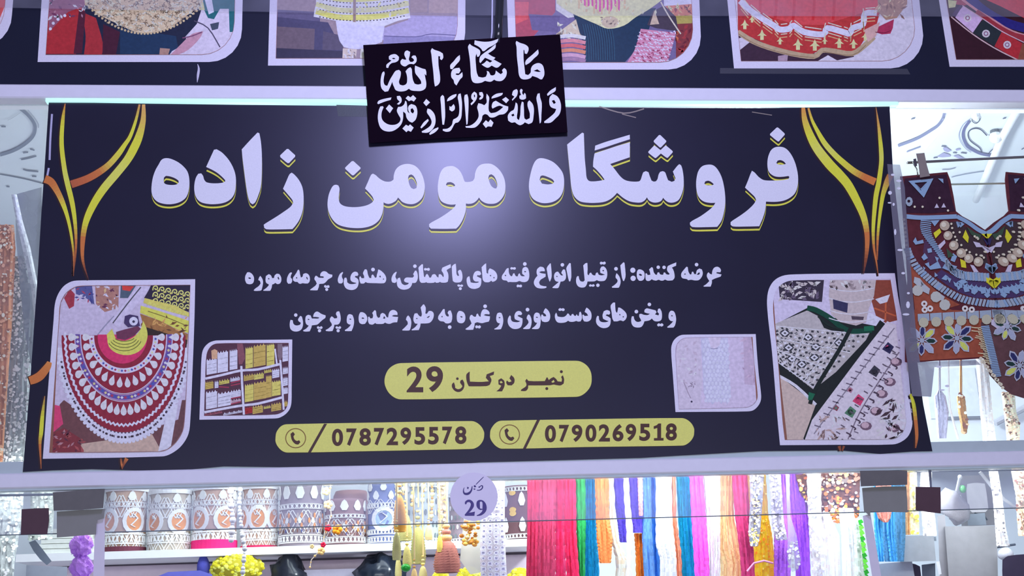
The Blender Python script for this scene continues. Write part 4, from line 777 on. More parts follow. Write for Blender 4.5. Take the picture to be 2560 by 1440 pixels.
# ================= placard =================
pl=empty('verse_placard',pix(1162,350,-.0355),'tilted black placard with two lines of white calligraphy over the top rail','placard')
PLM=mat('black_matte_vinyl',alb((15,3,22)),.8,spec=.02,var=.2,scale=5)
I_=(900,80,4.8302)
slab('placard_board',P('38,157 600,128 1200,98 2000,52 2415,28 2440,300 2475,800 2506,1203 2505,1212 1800,1245 900,1290 130,1341 115,1335 100,1100 70,600',I_),-.0355,.006,PLM,pl)
lettering('''375,275 430,268 470,300 465,340 430,365 385,375 355,400 340,435 318,430 320,395 355,365 380,345 350,330 348,295|385,318 410,312 430,325 400,328
570,222 605,240 600,285 590,330 605,360 635,360 655,340 640,320 620,305 640,285 670,285 683,315 680,360 650,390 610,385 580,395 550,415 520,410 492,385 490,350 510,325 545,335 560,330 545,300 535,270 545,235
290,475 298,500 290,540 285,600 300,640 330,650 360,580 395,520 430,470 470,458 492,480 488,540 470,600 480,635 520,645 560,625 570,580 565,520 550,475 580,440 610,425 625,450 630,520 640,580 660,625 700,635 740,625 735,590 700,540 670,500 662,450 665,405 700,420 750,440 790,450 800,480 800,525 780,505 790,560 800,620 790,680 740,710 680,712 620,705 590,685 550,710 480,718 430,700 410,660 400,640 390,600 370,650 340,715 300,722 260,680 248,610 255,540 270,490
870,195 900,215 960,235 1000,260 1005,310 985,340 965,325 968,295 945,290 948,400 965,520 965,600 940,640 905,658 895,600 885,480 870,350 862,270 855,225
1205,278 1205,340 1160,395 1115,450 1092,445 1090,400 1130,355 1170,305
1145,440 1200,432 1215,465 1195,500 1160,500 1155,515 1190,520 1235,485 1238,540 1210,570 1185,610 1165,645 1140,620 1130,580 1105,550 1100,500 1115,460
1325,142 1350,165 1400,190 1445,220 1452,260 1435,295 1415,300 1408,260 1395,300 1400,400 1410,490 1430,540 1480,550 1520,540 1535,500 1530,470 1555,480 1575,520 1600,525 1630,510 1640,465 1670,490 1700,510 1725,490 1715,460 1740,435 1765,455 1772,500 1755,550 1710,590 1650,590 1620,575 1580,600 1530,595 1510,590 1470,610 1400,618 1360,600 1340,540 1335,440 1325,320 1310,220 1305,175
1500,375 1530,345 1570,370 1620,335 1665,360 1710,385 1670,425 1640,430 1590,405 1545,432 1500,415 1468,392
1640,145 1635,190 1600,225 1545,260 1590,290 1635,310 1600,350 1555,330 1510,310 1475,350 1455,375 1442,360 1450,300 1490,260 1560,210
1672,82 1655,125 1600,165 1550,190 1500,230 1478,230 1465,205 1430,175 1380,150 1385,100 1420,108 1500,118 1580,112
1890,108 1930,130 1990,150 2030,180 2035,220 2015,265 1990,260 1985,220 1975,215 1975,320 1985,420 1995,510 2030,520 2060,490 2065,440 2090,400 2150,375 2200,395 2222,450 2225,520 2200,570 2180,572 2140,550 2080,530 2060,555 2010,572 1950,565 1920,520 1910,430 1895,300 1890,180 1880,130|2095,470 2140,450 2185,480 2150,482
2150,210 2155,265 2100,320 2050,370 2000,400 1995,370 2010,335 2080,275
380,790 370,820 300,840 220,872 208,860 225,830 300,805
352,875 400,920 360,980 312,925
445,775 480,770 500,800 500,845 470,878 445,870 480,840 450,810
275,895 285,910 262,970 262,1040 290,1085 350,1118 420,1120 470,1095 490,1050 465,1000 445,950 460,905 500,900 535,870 545,830 560,840 570,900 575,960 600,985 580,930 590,890 620,870 670,890 690,940 690,1000 670,1060 630,1095 590,1075 560,1030 550,985 520,960 520,1040 500,1110 450,1165 380,1200 300,1195 250,1160 225,1100 215,1030 225,950 245,900|612,930 635,920 655,955 640,985 615,965
580,770 610,790 640,762 680,800 650,840 620,825 590,835 550,800
555,1120 585,1135 605,1115 648,1155 615,1205 580,1190 560,1210 512,1165
800,808 845,850 800,895 765,855
815,925 850,935 895,985 912,1050 905,1120 870,1180 820,1215 750,1215 745,1200 800,1170 850,1130 865,1080 840,1020 808,970
820,1050 830,1070 790,1120 740,1165 730,1150 770,1090
945,1150 945,1170 900,1215 845,1242 835,1228 880,1180
995,760 1015,780 1025,900 1028,1020 1015,1120 995,1118 985,1000 978,880 972,790
1165,748 1160,775 1110,815 1050,838 1060,805 1110,765
1080,895 1100,905 1130,870 1145,900 1140,940 1110,960 1080,940
1190,750 1215,742 1225,800 1232,860 1230,950 1220,1040 1185,1090 1150,1100 1120,1150 1090,1195 1040,1205 1000,1190 1000,1172 1060,1165 1110,1120 1125,1060 1160,1040 1190,1010 1200,930 1190,840 1180,790
1265,760 1295,752 1308,800 1310,900 1305,1010 1298,1110 1285,1120 1275,1000 1265,880 1258,800
1380,720 1410,745 1410,800 1380,850 1345,885 1335,865 1370,830 1345,800 1350,750|1375,760 1388,755 1390,785 1378,790
1440,728 1475,725 1490,760 1480,800 1445,820 1440,800 1465,775 1440,760
1530,745 1560,790 1555,850 1555,950 1580,980 1640,970 1690,940 1730,905 1680,890 1600,925 1590,900 1605,850 1640,830 1690,860 1740,885 1790,900 1785,945 1740,990 1680,1000 1620,1030 1570,1030 1540,1000 1510,990 1480,1010 1470,1060 1430,1120 1380,1155 1280,1155 1272,1138 1330,1130 1390,1090 1430,1030 1430,970 1415,910 1430,860 1470,870 1500,885 1530,850 1525,790
1520,1065 1550,1090 1575,1055 1612,1095 1590,1145 1545,1140 1520,1158 1482,1110
1760,785 1800,820 1765,860 1715,815
1725,735 1715,760 1660,785 1588,805 1595,780 1650,745
1890,690 1905,710 1895,770 1860,810 1840,830 1835,815 1865,780 1835,760 1850,710
1945,685 1965,700 1958,735 1975,765 1985,735 2000,750 2005,800 1980,815 1945,815 1925,800 1925,770 1945,760 1930,710
1880,850 1900,870 1905,940 1895,1040 1920,1065 1935,1000 1940,900 1955,840 1975,850 1980,940 1985,1040 2010,1060 2050,1040 2050,980 2025,900 2025,850 2045,825 2085,870 2100,930 2095,1020 2080,1090 2035,1112 1990,1090 1970,1110 1930,1125 1890,1105 1870,1090 1830,1095 1790,1070 1785,1010 1820,960 1855,940 1870,900|1825,1000 1855,985 1865,1010 1840,1020
2145,745 2170,740 2175,790 2195,860 2190,1000 2185,1090 2170,1105 2160,1000 2145,880 2130,800
2365,665 2360,710 2310,745 2265,772 2258,750 2300,705
2325,748 2380,775 2415,830 2428,910 2410,990 2360,1045 2300,1095 2225,1098 2225,1080 2290,1030 2350,975 2370,930 2310,910 2288,870 2290,790|2315,830 2345,820 2365,855 2340,870''',I_,(-.0416,),Fr(196,206,238),2,'calligraphy_letter',pl,PRM,52)
# ================= round shop number sticker =================
st=empty('number_sticker',pix(1187,1300,-.037),'round lilac sticker with the shop number 29 under the lower rail','sticker')
Q_=(1100,1170,9.6)
slab('sticker_disc',circ(Q_[0]+815/Q_[2],Q_[1]+690/Q_[2],59.5,40,60.5),-.037,.0015,mat('lilac_vinyl',Fr(180,178,222),.4,var=.03),st)
lettering('''590,455 575,530 590,590 640,595 700,570 740,520 765,440 780,430 775,520 745,590 690,640 620,650 570,625 550,570 560,500
650,450 692,462 680,505 652,500
810,420 840,410 870,445 850,462 815,460
800,495 845,490 850,515 815,525
1045,208 1050,220 960,310 870,400 855,395 900,345 980,265
920,450 950,440 990,410 1030,420 1035,470 1000,520 940,545 880,540 885,525 950,520 1000,480 1010,440 985,435 945,480 925,470''',Q_,(-.0386,),Fr(48,40,110),1,'sticker_letter',st,PRM)
def sd(ls,c,c2):
    p=Print(-.0386); L=[smooth(P(s,Q_),4,50) for s in ls]; p.poly(L,c,1); return p
p=sd(['600,815 650,770 710,760 770,790 810,850 812,920 780,980 720,1050 690,1070 750,1065 800,1055 838,1045 825,1148 600,1148 592,1120 650,1050 700,980 735,900 735,850 700,815 650,825 630,870 600,870'],Fr(52,42,118),0); p.build('sticker_digit',PRM,st)
p=sd(['960,765 1030,780 1090,840 1120,930 1110,1020 1060,1090 980,1140 885,1152 880,1135 950,1100 1010,1040 1020,1000 960,1005 900,960 875,900 880,820 910,780','955,815 960,970 1018,980 1018,830 990,800'],Fr(52,42,118),0); p.build('sticker_digit',PRM,st)
# ================= embroidered collar hanging on the right =================
CY=-.055
xc=pix(2462,573,CY).x
col=empty('embroidered_collar',pix(2462,573,CY),'maroon and blue embroidered neck piece clipped up at the right of the main sign','neck piece')
R5=(2220,420,4.8); R6=(2220,700,4.8)
CLT=mat('maroon_cloth',Fr(78,38,50),.9,var=.35,scale=60,bump=.4,spec=.1); RUST=mat('rust_cloth',Fr(128,68,58),.9,var=.4,scale=50,bump=.4,spec=.1); DKC=mat('dark_plum_cloth',Fr(48,30,50),.9,var=.3,scale=60,bump=.3,spec=.1)
def both(o):
    me=o.data.copy()
    me.transform(Matrix.Translation((2*xc,0,0))@Matrix.Scale(-1,4,(1,0,0))); me.flip_normals()
    c=bpy.data.objects.new(o.name.split('.')[0],me); COL.objects.link(c); c.parent=o.parent; c.location=o.location
    if o.get('label'): c['label']=o['label']
    return o
def cpart(name,f,m=None,mir=True):
    p=Print(CY-.0045); f(p); o=p.build(name,m or EMB,col)
    if mir: both(o)
    return o
half=P('2250,441 2368,430 2376,450 2384,490 2390,528 2405,540 2436,557 2463,575 2476,640 2487,700 2497,790 2508,896 2456,896 2400,900 2340,902 2275,908 2262,905 2262,800 2268,700 2262,600 2255,520')
slab('cloth_base',half,CY,.003,CLT,col); both(COL.objects[-1])
o=slab('shoulder_panel',P('2262,446 2366,436 2380,500 2388,528 2330,533 2266,532 2258,480'),CY-.003,.0015,DKC,col); both(o)
o=slab('lower_panel',P('2280,790 2300,740 2380,775 2480,778 2500,800 2506,890 2440,893 2280,903 2264,860'),CY-.003,.0012,RUST,col); both(o)
slab('bib_cloth',P('2452,806 2640,790 2650,930 2600,1004 2560,996 2528,986 2500,966 2474,938 2459,895'),CY-.0032,.0012,mat('plum_brown_cloth',Fr(82,58,68),.9,var=.35,scale=60,bump=.4,spec=.1),col)
o=slab('side_panel',P('2275,660 2300,690 2350,735 2400,762 2330,782 2288,782'),CY-.003,.0015,RUST,col); both(o)
BL=Fr(116,142,186);BL2=Fr(132,146,176);LIL=Fr(168,164,200);YE=Fr(188,182,50);NV=Fr(44,40,84);CO=Fr(158,146,142);GR=Fr(50,70,60)
def e_band(p):
    p.strip([(2266,541),(2300,544),(2350,543),(2392,541)],11,BL,2,.002); p.strip([(2392,541),(2420,556),(2445,574),(2465,584)],10,BL,2.5,.002)
    p.poly([P('245,155 545,125 430,355',R5),P('318,178 470,165 395,270',R5)],BL,12,.002); p.poly(P('600,125 662,130 665,185',R5),BL,12,.002)
    for x,y in ((585,455),(668,450)): p.fan([(2220+(x+dx)/4.8,420+(y+dy)/4.8) for dx,dy in ((0,-30),(28,22),(-28,25))],LIL,12,.002)
    p.poly([circ(2273,504,9,9,12),circ(2272,503,4,6)],BL2,12,.002); p.fan(P('330,185 392,250 455,180 440,215 400,265 350,215',R5),BL,12,.002)
cpart('blue_border',e_band)
def e_comb(p):
    pts=[V(q) for q in P('460,640 450,720 470,800 520,880 590,970 650,1060 690,1130',R5)]; n=22
    for i in range(n):
        t=i/(n-1)*(len(pts)-1); k=min(int(t),len(pts)-2); q=pts[k].lerp(pts[k+1],t-k); a=.1+.9*i/n
        p.strip([(q.x-14*math.cos(a*.6),q.y-14*math.sin(a*.6)*.5-2),(q.x+13*math.cos(a*.6),q.y+9*math.sin(a)-1)],2.6,BL,3,.002,1)
cpart('comb_stitch',e_comb)
for s in ('510,630 620,625 560,700','300,880 330,830 350,880 420,860 430,900 330,920','400,1070 440,1020 480,1080 430,1110','440,1150 490,1130 500,1180 600,1120 640,1200 510,1220','750,1110 780,1020 830,1060 800,1130','640,1330 690,1280 730,1310 700,1350','830,640 920,670 870,715','1430,650 1500,640 1500,710','650,1200 700,1120 760,1160 830,1180 800,1230 720,1230','840,1360 900,1330 960,1370 880,1400','1170,1150 1230,1180 1290,1140 1320,1200 1250,1270 1180,1200'): cpart('blue_patch',lambda p:p.poly(P(s,R5),BL,3,.0025))
def e_patch(p):
    n=15
    pa=P('230,970 260,1060 330,1170 400,1250 480,1320 570,1390 640,1440 740,1500 850,1555 960,1590 1080,1610 1200,1625 1290,1630',R5)
    pts=[V(q) for q in pa]
    for i in range(34):
        t=i/33*(len(pts)-1); k=min(int(t),len(pts)-2); q=pts[k].lerp(pts[k+1],t-k); d=(pts[k+1]-pts[k]).normalized(); nn=V((-d.y,d.x)); w=9
        p.strip([tuple(q-nn*w+d*3),tuple(q+nn*w)],6.5,BL2 if i%3 else BL,3,.002,1)
    pa=[V(q) for q in P('700,1130 760,1210 830,1260 920,1290 1050,1300 1200,1310',R5)]
    for i in range(22):
        t=i/21*(len(pa)-1); k=min(int(t),len(pa)-2); q=pa[k].lerp(pa[k+1],t-k); p.strip([(q.x-1,q.y-10),(q.x+1,q.y+11)],7,BL if i%2 else BL2,3,.0025,1)
    for i in range(9):
        x=2272+0; q=(2390+i*11.5,712+i*2.2); p.fan([(q[0]-7,q[1]-9),(q[0],q[1]-4),(q[0]+6,q[1]-10),(q[0]+4,q[1]+6),(q[0]-3,q[1]+3)],BL,3,.002)
cpart('blue_stitch_band',e_patch)
cpart('navy_field',lambda p:p.poly(P('640,1220 740,1280 900,1330 1200,1350 1230,1440 1290,1470 1290,1560 1050,1560 850,1490 700,1400 560,1290',R5),Fr(62,48,92),-6,.001))
cpart('navy_field',lambda p:p.poly(P('440,860 520,900 640,1080 760,1190 640,1220 480,1140 420,1010',R5),Fr(70,46,78),-6,.001))
cpart('dark_field',lambda p:p.poly(P('840,640 900,690 1000,760 1140,800 1160,900 1200,1150 1100,1150 900,1090 780,930 720,760 720,650',R5),Fr(54,42,52),-6,.001))
for s in ('820,1400 880,1430 840,1470','900,1430 960,1420 980,1480 920,1490','1000,1440 1060,1420 1080,1480 1040,1520 1000,1500','1100,1430 1170,1430 1180,1500 1120,1510','700,1300 760,1330 740,1380','560,1250 600,1290 560,1310','1150,1520 1200,1480 1230,1530 1190,1560','470,970 520,960 530,1010 480,1020','560,1060 610,1080 590,1130','420,1180 450,1200 430,1230'):
    cpart('blue_patch',lambda p:p.poly(P(s,R5),BL,3,.0025))
def e_low(p):
    for i in range(7): x=2294+i*31; p.fan([(x,785-i*1.6),(x+29,783-i*1.6),(x+30,802-i*1.6),(x+1,804-i*1.6)],BL2,8,.002)
cpart('lower_blue_band',e_low)
def e_col(p):
    for i in range(30):
        t=i/29; p.strip([(2462+30*t-9,817+124*t),(2462+30*t+11,815+124*t)],3.2,BL,8,.0025,1)
cpart('blue_comb_edge',e_col,mir=False)
def e_fr(p):
    for i in range(22):
        t=i/21; R=random.Random(i); p.strip([(2455+26*t-R.uniform(8,30),818+90*t),(2455+26*t-8,820+90*t),(2455+26*t+1,816+90*t)],2.2,Fr(190,178,160),9,.002,2)
cpart('cream_fringe',e_fr,mir=False)
for s,c in (('545,780 620,725 640,770 570,845',YE),('895,830 930,740 970,830 960,900',YE),('865,1090 930,1120 940,1200 880,1190',YE),('1210,1310 1280,1350 1345,1310 1355,1370 1290,1440 1215,1380',YE),('1120,790 1235,790 1185,845',YE),('600,930 680,860 690,900 620,980',LIL),('1020,880 1100,900 1130,950 1060,950',LIL),('1130,930 1200,960 1300,920 1240,1020',LIL),('985,1160 1030,1170 1090,1250 1030,1250',LIL),('1140,845 1235,845 1190,930',NV),('700,960 790,1050 720,1080',GR),('940,700 1050,780 1120,800 1100,860 1000,800',GR),('1235,1810 1320,1850 1400,1800 1410,1860 1330,1940 1240,1880',LIL),('1270,1950 1400,1940 1400,2000 1280,2010',GR)):
    cpart('diamond_patch',lambda p:p.poly(P(s,R5),c,5,.0025))
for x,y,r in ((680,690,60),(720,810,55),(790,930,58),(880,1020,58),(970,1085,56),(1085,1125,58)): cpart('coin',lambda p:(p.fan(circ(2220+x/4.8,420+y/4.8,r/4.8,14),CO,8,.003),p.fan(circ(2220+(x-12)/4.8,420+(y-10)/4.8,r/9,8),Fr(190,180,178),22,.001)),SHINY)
for i in range(7): cpart('coin',lambda p:p.fan(circ(2309+i*31.5,806-i*1.5,12.5,12),Fr(158,158,152),18,.0025),SHINY)
for x,y in ((2294,726),(2340,742),(2362,762)): cpart('coin',lambda p:p.fan(circ(x,y,14,9),Fr(158,162,172),9,.0025),EMB)
cpart('grey_scallop',lambda p:[p.fan(q,Fr(150,158,180),7,.0025) for q in (P('2286,692 2300,696 2312,712 2296,716 2284,706'),P('2302,702 2325,722 2322,736 2306,728'),P('2345,730 2362,742 2358,752 2340,748'))])
BD=[(2260+i*1.1,549+i*10.6,3.6,.004) for i in range(7)]+[(2220+x/4.8,420+y/4.8,3,.004) for x,y in ((760,670),(770,720),(785,775),(805,825),(825,865),(880,925),(940,985),(980,1010),(1060,1040),(1150,1075),(860,770),(1040,820),(1080,850),(1320,835),(1270,1005),(1330,1050),(320,465),(415,465),(618,358),(720,510))]+[(2452+i*4.2,896+i*5.4+(i%2)*3,4.5,.006) for i in range(14)]
for x,y,r,th in BD: cpart('small_bead',lambda p:p.fan(circ(x,y,r,7),Fr(188,180,176),8,th),mir=th<.005)
for x,y in ((435,285),(440,357),(505,343),(925,343),(1005,355)): cpart('ring_bead',lambda p:p.poly([circ(2220+x/4.8,700+y/4.8,8,10),circ(2220+x/4.8,700+y/4.8,3,7)],Fr(190,184,200),10,.003))
def flower(cx,cy,R,cs,a0,mir=True):
    def f(p):
        for k in range(8):
            a=a0+k*pi/4; r=R*(1+.12*(k%2)); c,s_=math.cos(a),math.sin(a)
            L=[(cx+c*u-s_*v,cy+(s_*u+c*v)) for u,v in ((5,0),(r*.45,-r*.2),(r*.78,-r*.19),(r,0),(r*.78,r*.19),(r*.45,r*.2))]
            L2=[(cx+c*u-s_*v,cy+(s_*u+c*v)) for u,v in ((10,0),(r*.45,-r*.13),(r*.74,-r*.12),(r*.88,0),(r*.74,r*.12),(r*.45,r*.13))]
            p.fan(L,Fr(150,156,188),8,.002); p.fan(L2,cs[k%len(cs)],17,.0008)
        p.fan(circ(cx,cy,6.5,8),Fr(140,150,180),18,.001)
    return cpart('flower_motif',f,mir=mir)
NVf=Fr(38,42,92);GRf=Fr(28,50,52);YEf=Fr(172,182,98);LBf=Fr(140,148,186)
flower(2305,851,39,[GRf,LBf,NVf,YEf,GRf,LBf,NVf,YEf],.05); flower(2393,845,41,[GRf,YEf,LBf,NVf,GRf,YEf,LBf,NVf],.08); flower(2519,816,36,[GRf,LBf,YEf,LBf,GRf,GRf,NVf,GRf],.3,False); flower(2549,914,40,[NVf,LBf,NVf,YEf,GRf,NVf,LBf,GRf],.2,False)
# clear sleeve edge with sparkles painted on as white blobs, overlapping the banner
SLV=clearmat('grey_plastic_sleeve',.45,(.30,.29,.34),.10,1.2)
slv=slab('plastic_sleeve',P('2218,410 2250,412 2262,470 2268,560 2276,650 2284,760 2292,850 2300,905 2440,900 2452,912 2336,918 2328,992 2280,990 2262,860 2246,720 2236,600 2226,500'),CY-.012,.001,SLV)
tag(slv,'grey see-through plastic sleeve edge along the left side of the embroidered neck piece','sleeve')
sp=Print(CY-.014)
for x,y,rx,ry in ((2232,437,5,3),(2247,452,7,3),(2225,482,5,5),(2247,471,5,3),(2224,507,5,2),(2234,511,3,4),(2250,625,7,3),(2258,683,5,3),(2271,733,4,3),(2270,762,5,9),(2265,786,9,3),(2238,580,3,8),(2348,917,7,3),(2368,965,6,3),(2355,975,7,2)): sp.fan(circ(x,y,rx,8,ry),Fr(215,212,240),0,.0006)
o=sp.build('painted_highlight',SHINY,slv)
# rods and clip
ROD=mat('dark_metal_rod',Fr(92,92,108),.3,spec=.5); CLP=mat('grey_clip_plastic',Fr(112,106,116),.4)
rd=MB().tube([pix(2268,407,-.03),pix(2420,399,-.03),pix(2700,386,-.03)],.0042,10); tag(rd.build('display_rod',ROD,None,True),'dark metal rod running right behind the grey clip','rod')
rd=MB().tube([pix(2372,461,-.03),pix(2700,455,-.03)],.003,8); tag(rd.build('display_rod',mat('grey_green_rod',Fr(165,180,186),.3),None,True),'thin pale rod between the two shoulder panels of the neck piece','rod')
cl=empty('spring_clip',pix(2305,420,-.07),'grey spring clip holding the left shoulder of the embroidered neck piece','clip')
slab('clip_arm',P('2290,384 2311,382 2317,412 2325,440 2300,444 2296,410'),-.068,.008,CLP,cl); slab('clip_arm',P('2292,390 2309,388 2318,438 2302,440'),-.045,.006,CLP,cl)
MB().tube([pix(2283,404,-.06),pix(2285,412,-.06),pix(2292,422,-.06),pix(2295,440,-.06)],.0022,6).build('wire_loop',mat('clip_steel',Fr(150,160,180),.25,1),cl,True)
slab('clip_lever',P('2283,398 2290,396 2293,414 2287,418'),-.066,.006,mat('dark_clip_spring',Fr(60,58,74),.4),cl)
# ================= glass fittings =================
DK=mat('dark_brown_pad',alb((68,50,66)),.6,var=.1,bump=.1); GRM=mat('brushed_grey_metal',alb((106,108,120)),.45,var=.06,spec=.5); GRD=mat('dark_grey_bracket',alb((84,84,96)),.5)
for s,lb in (('54,1273 88,1271 122,1270 123,1300 118,1336 85,1335 52,1337','small square dark brown pad on the glass at the left'),('2289,1217 2351,1218 2352,1250 2352,1284 2320,1280 2289,1275','small square dark brown pad on the glass at the right')):
    e=empty('glass_pad',V((pix(P(s)[0][0],P(s)[0][1],-.006).x,-.006,pix(0,1337,-.006).z)),lb,'pad'); slab('pad_face',P(s),-.012,.006,DK,e); slab('pad_backing',P(s),-.006,.009,GRD,e)
for up_,lo,lb,g in (('132,1231 200,1226 262,1223 258,1270 200,1275 134,1277','142,1279 200,1275 262,1272 260,1296 242,1300 240,1336 190,1340 142,1344','grey metal patch clamp at the lower left corner of the transom glass',0),
                 ('2150,1177 2210,1176 2268,1177 2268,1212 2210,1214 2152,1216','2155,1220 2210,1216 2266,1216 2268,1250 2269,1281 2220,1280 2176,1279 2175,1290 2160,1278','grey metal patch clamp at the lower right corner of the transom glass',0)):
    e=empty('glass_clamp',pix(P(lo)[0][0],P(lo)[0][1],-.01),lb,'clamp'); slab('clamp_plate',P(lo),-.012,.014,GRM,e); slab('clamp_hood',P(up_),-.02,.022,GRD,e)
    R=random.Random(9)
    x0,y0=P(up_)[0]
    q=Print(-.0202)
    for k in range(4): q.fan([(x0+30+k*20+R.uniform(-4,4)+a,y0+18+R.uniform(-8,12)+b) for a,b in ((0,0),(12,-3),(13,8),(3,10))],Fr(170,165,180),1)
    q.build('wear_glint_patch',PRM,e)  # pale patches: wear plus bright reflections painted into the hood colour
PST=mat('lilac_white_aluminium',alb((178,176,214)),.4,var=.05)
slab_=lambda *a,**k:slab(*a,**k)
o=slab('door_frame_post',P('238,1300 262,1296 262,1340 261,1440 259,1800 229,1800 233,1440'),.016,.03,PST); tag(o,'upright lilac white door frame post beside the purple pompoms','post')
o=slab('door_frame_post',P('2157,1290 2176,1284 2186,1340 2203,1440 2240,1800 2205,1800 2180,1440 2166,1350'),.016,.03,PST); tag(o,'upright lilac white door frame post between green trim and blue ribbons','post')
# ================= ceiling scrolls and fittings =================
def pixz(px,py,z):
    d=Mx@V((px-1280,720-py,-F)); return CAM+d*((z-CAM.z)/d.z)
class CPrint(Print):
    def pt(s,x,y,Y): p=pixz(x,y,H-.004); return p
def cstroke(L,name='scroll_line'):
    p=CPrint(0)
    for s,w,c in L: p.line(P(s,U_),w,I(*c),0)
    return p.build(name,PAINT,ceil_)
ceil_=[o for o in COL.objects if o.name=='ceiling'][0]
U_=(2200,240,5.54); g1=(95,105,135)
cstroke([('850,100 880,160 890,220 870,310 800,410 700,480 560,565 440,620 250,690',7,(110,120,150)),('930,140 920,240 860,340',1.2,(190,200,225))])
cstroke([('1240,350 1170,450 1150,560 1200,680 1290,750 1400,800 1560,830',7,(92,100,140))]); cstroke([('1250,320 1150,400 1095,520 1110,620 1180,720 1260,780',1.6,(130,140,175))])
cstroke([('1480,550 1400,470 1320,450 1240,480 1220,550 1260,630 1380,720 1410,790',2.6,(50,60,80))]); cstroke([('1420,230 1540,160 1670,108',4,(110,118,145))]); cstroke([('1275,300 1280,350 1330,380 1375,340 1375,290 1275,295',2,(50,60,70))])
cstroke([('1610,580 1620,720',2.4,(60,70,100)),('1500,800 1560,740 1640,730',2,(60,70,100)),('1510,530 1540,610 1600,645 1680,630',2,(90,110,120))])
cstroke([('1180,110 900,420 620,740',3.5,(250,252,255))]); cstroke([('990,1125 1200,1080 1460,1040',1.6,(110,125,150))]); cstroke([('860,1020 960,1018 1045,995',2,(120,130,150))]); cstroke([('370,775 450,745 560,705',3,(120,130,160))])
for s in ('410,185 460,170','430,320 485,308','1700,315 1745,305','850,695 920,700','1010,785 1065,790','1120,785 1200,795','740,858 800,850','1960,740 1994,720'): cstroke([(s,2.6,(80,88,110))],'leaf_mark')
p=CPrint(0)
for s in ('870,720 920,710 990,760 940,780 890,760','1040,740 1100,725 1120,745 1060,760','790,840 880,785 960,810 980,840 860,850','1010,830 1080,815 1180,875 1090,865'): p.poly(smooth(P(s,U_),3),I(150,155,190),0)
p.build('leaf_motif',PAINT,ceil_)
U_=(0,240,3.13)
cstroke([('160,100 220,150 265,210 275,260 255,320 190,380 100,430 0,462',8,(118,132,145))]); cstroke([('215,105 270,170 300,220 300,250',2,(160,172,185))]); cstroke([('0,612 100,630 200,650 330,683',2.6,(96,108,120))]); cstroke([('60,190 100,170 160,130',1,(170,180,190))])
for s in ('10,240 45,240','180,445 220,440','165,498 220,488 285,470','180,573 220,585 300,592','250,628 285,630','50,708 75,710','235,415 270,425'): cstroke([(s,3.4,(110,122,134))],'leaf_mark')
tr=MB().tube([pixz(2556,255,H-.03),pixz(2505,345,H-.03),pixz(2470,430,H-.03),pixz(2440,500,H-.03)],.016,10); tag(tr.build('cable_conduit',mat('white_conduit',I(240,252,252),.4),None,True),'white conduit running along the scrolled ceiling at the upper right','conduit')
for x,y,r in ((2440,290,10),(2489,343,15)):
    e=empty('ceiling_fitting',pixz(x,y,H-.02),'faceted clear glass ball on the ceiling scrolls, '+('larger one touching the conduit' if r>12 else 'smaller one left of the conduit'),'ceiling fitting')
    c=pixz(x,y,H-.03); MB().ball(c,r*.0017,10).build('glass_ball',mat('pale_crystal',I(228,245,240),.1,spec=.8),e,False); MB().lathe([(r*.0012,c.z+.006),(r*.0012,H-.001)],c.x,c.y,12).build('mount_ring',mat('dark_fitting_ring',I(90,100,105),.3),e)
# ================= hanging goods =================
def edges(rows,v):
    """rows [(xl,xr,y)] -> interpolated"""
    k=len(rows)-1; t=v*k; i=min(int(t),k-1); u=t-i; a,b=rows[i],rows[i+1]
    u2=u
    return tuple(a[j]*(1-u2)+b[j]*u2 for j in range(3))
def ribbon(name,label,cat,rows,Y,rgb,folds=3,amp=.008,sc=0,nsc=14,rgb2=None,nv=40,nu=None,group='ribbon bundles hanging from the rod',jit=.15,m=None,par=None,LL=None,hole=False):
    f=LL or I; c1=f(*rgb); c2=f(*(rgb2 or tuple(x*.9 for x in rgb))); nu=nu or folds*4; R=random.Random(hash(label)%9999 if 0 else len(label)*31+int(rows[0][0]))
    ph=[R.uniform(-.5,.5) for _ in range(nu+1)]; mb=MB(); vs=[]; cs=[]
    for j in range(nv+1):
        v=j/nv; xl_,xr_,y=edges(rows,v); w=xr_-xl_
        k=sc*abs(math.sin(pi*nsc*v)) if sc else 0
        for i in range(nu+1):
            u=i/nu; x=xl_-k+(w+2*k)*u + math.sin(v*7+i)*.3
            d=-amp*abs(math.sin(pi*folds*(u+.03*math.sin(5*v+ph[i]))))*(1+.3*math.sin(v*9+ph[i]*6)) - amp*.8*math.sin(pi*u)
            vs.append(pix(x,y,Y+d))
    nf=len(vs)
    for j in range(nv+1):
        v=j/nv; xl_,xr_,y=edges(rows,v); w=xr_-xl_; k=sc*abs(math.sin(pi*nsc*v)) if sc else 0
        for i in range(nu+1): vs.append(pix(xl_-k+(w+2*k)*i/nu,y,Y+amp*.6+.002))
    W=nu+1
    for j in range(nv):
        for i in range(nu):
            a=j*W+i; seg=(int((i/nu)*folds*2)%2); shade=c1 if (seg if rgb2 else R.random()<.6) else c2
            mb.c.append(shade); mb.f.append((a,a+1,a+W+1,a+W)); mb.c.append(c1); mb.f.append((nf+a,nf+a+W,nf+a+W+1,nf+a+1))
        for i in (0,nu): a=j*W+i; mb.c.append(c1); mb.f.append((a,a+W,nf+a+W,nf+a))
    for j in (0,nv):
        for i in range(nu): a=j*W+i; mb.c.append(c1); mb.f.append((a,nf+a,nf+a+1,a+1))
    mb.v=[tuple(v) for v in vs]
    o=mb.build(name,m or EMB,par)
    if not par: tag(o,label,cat,group)
    return o
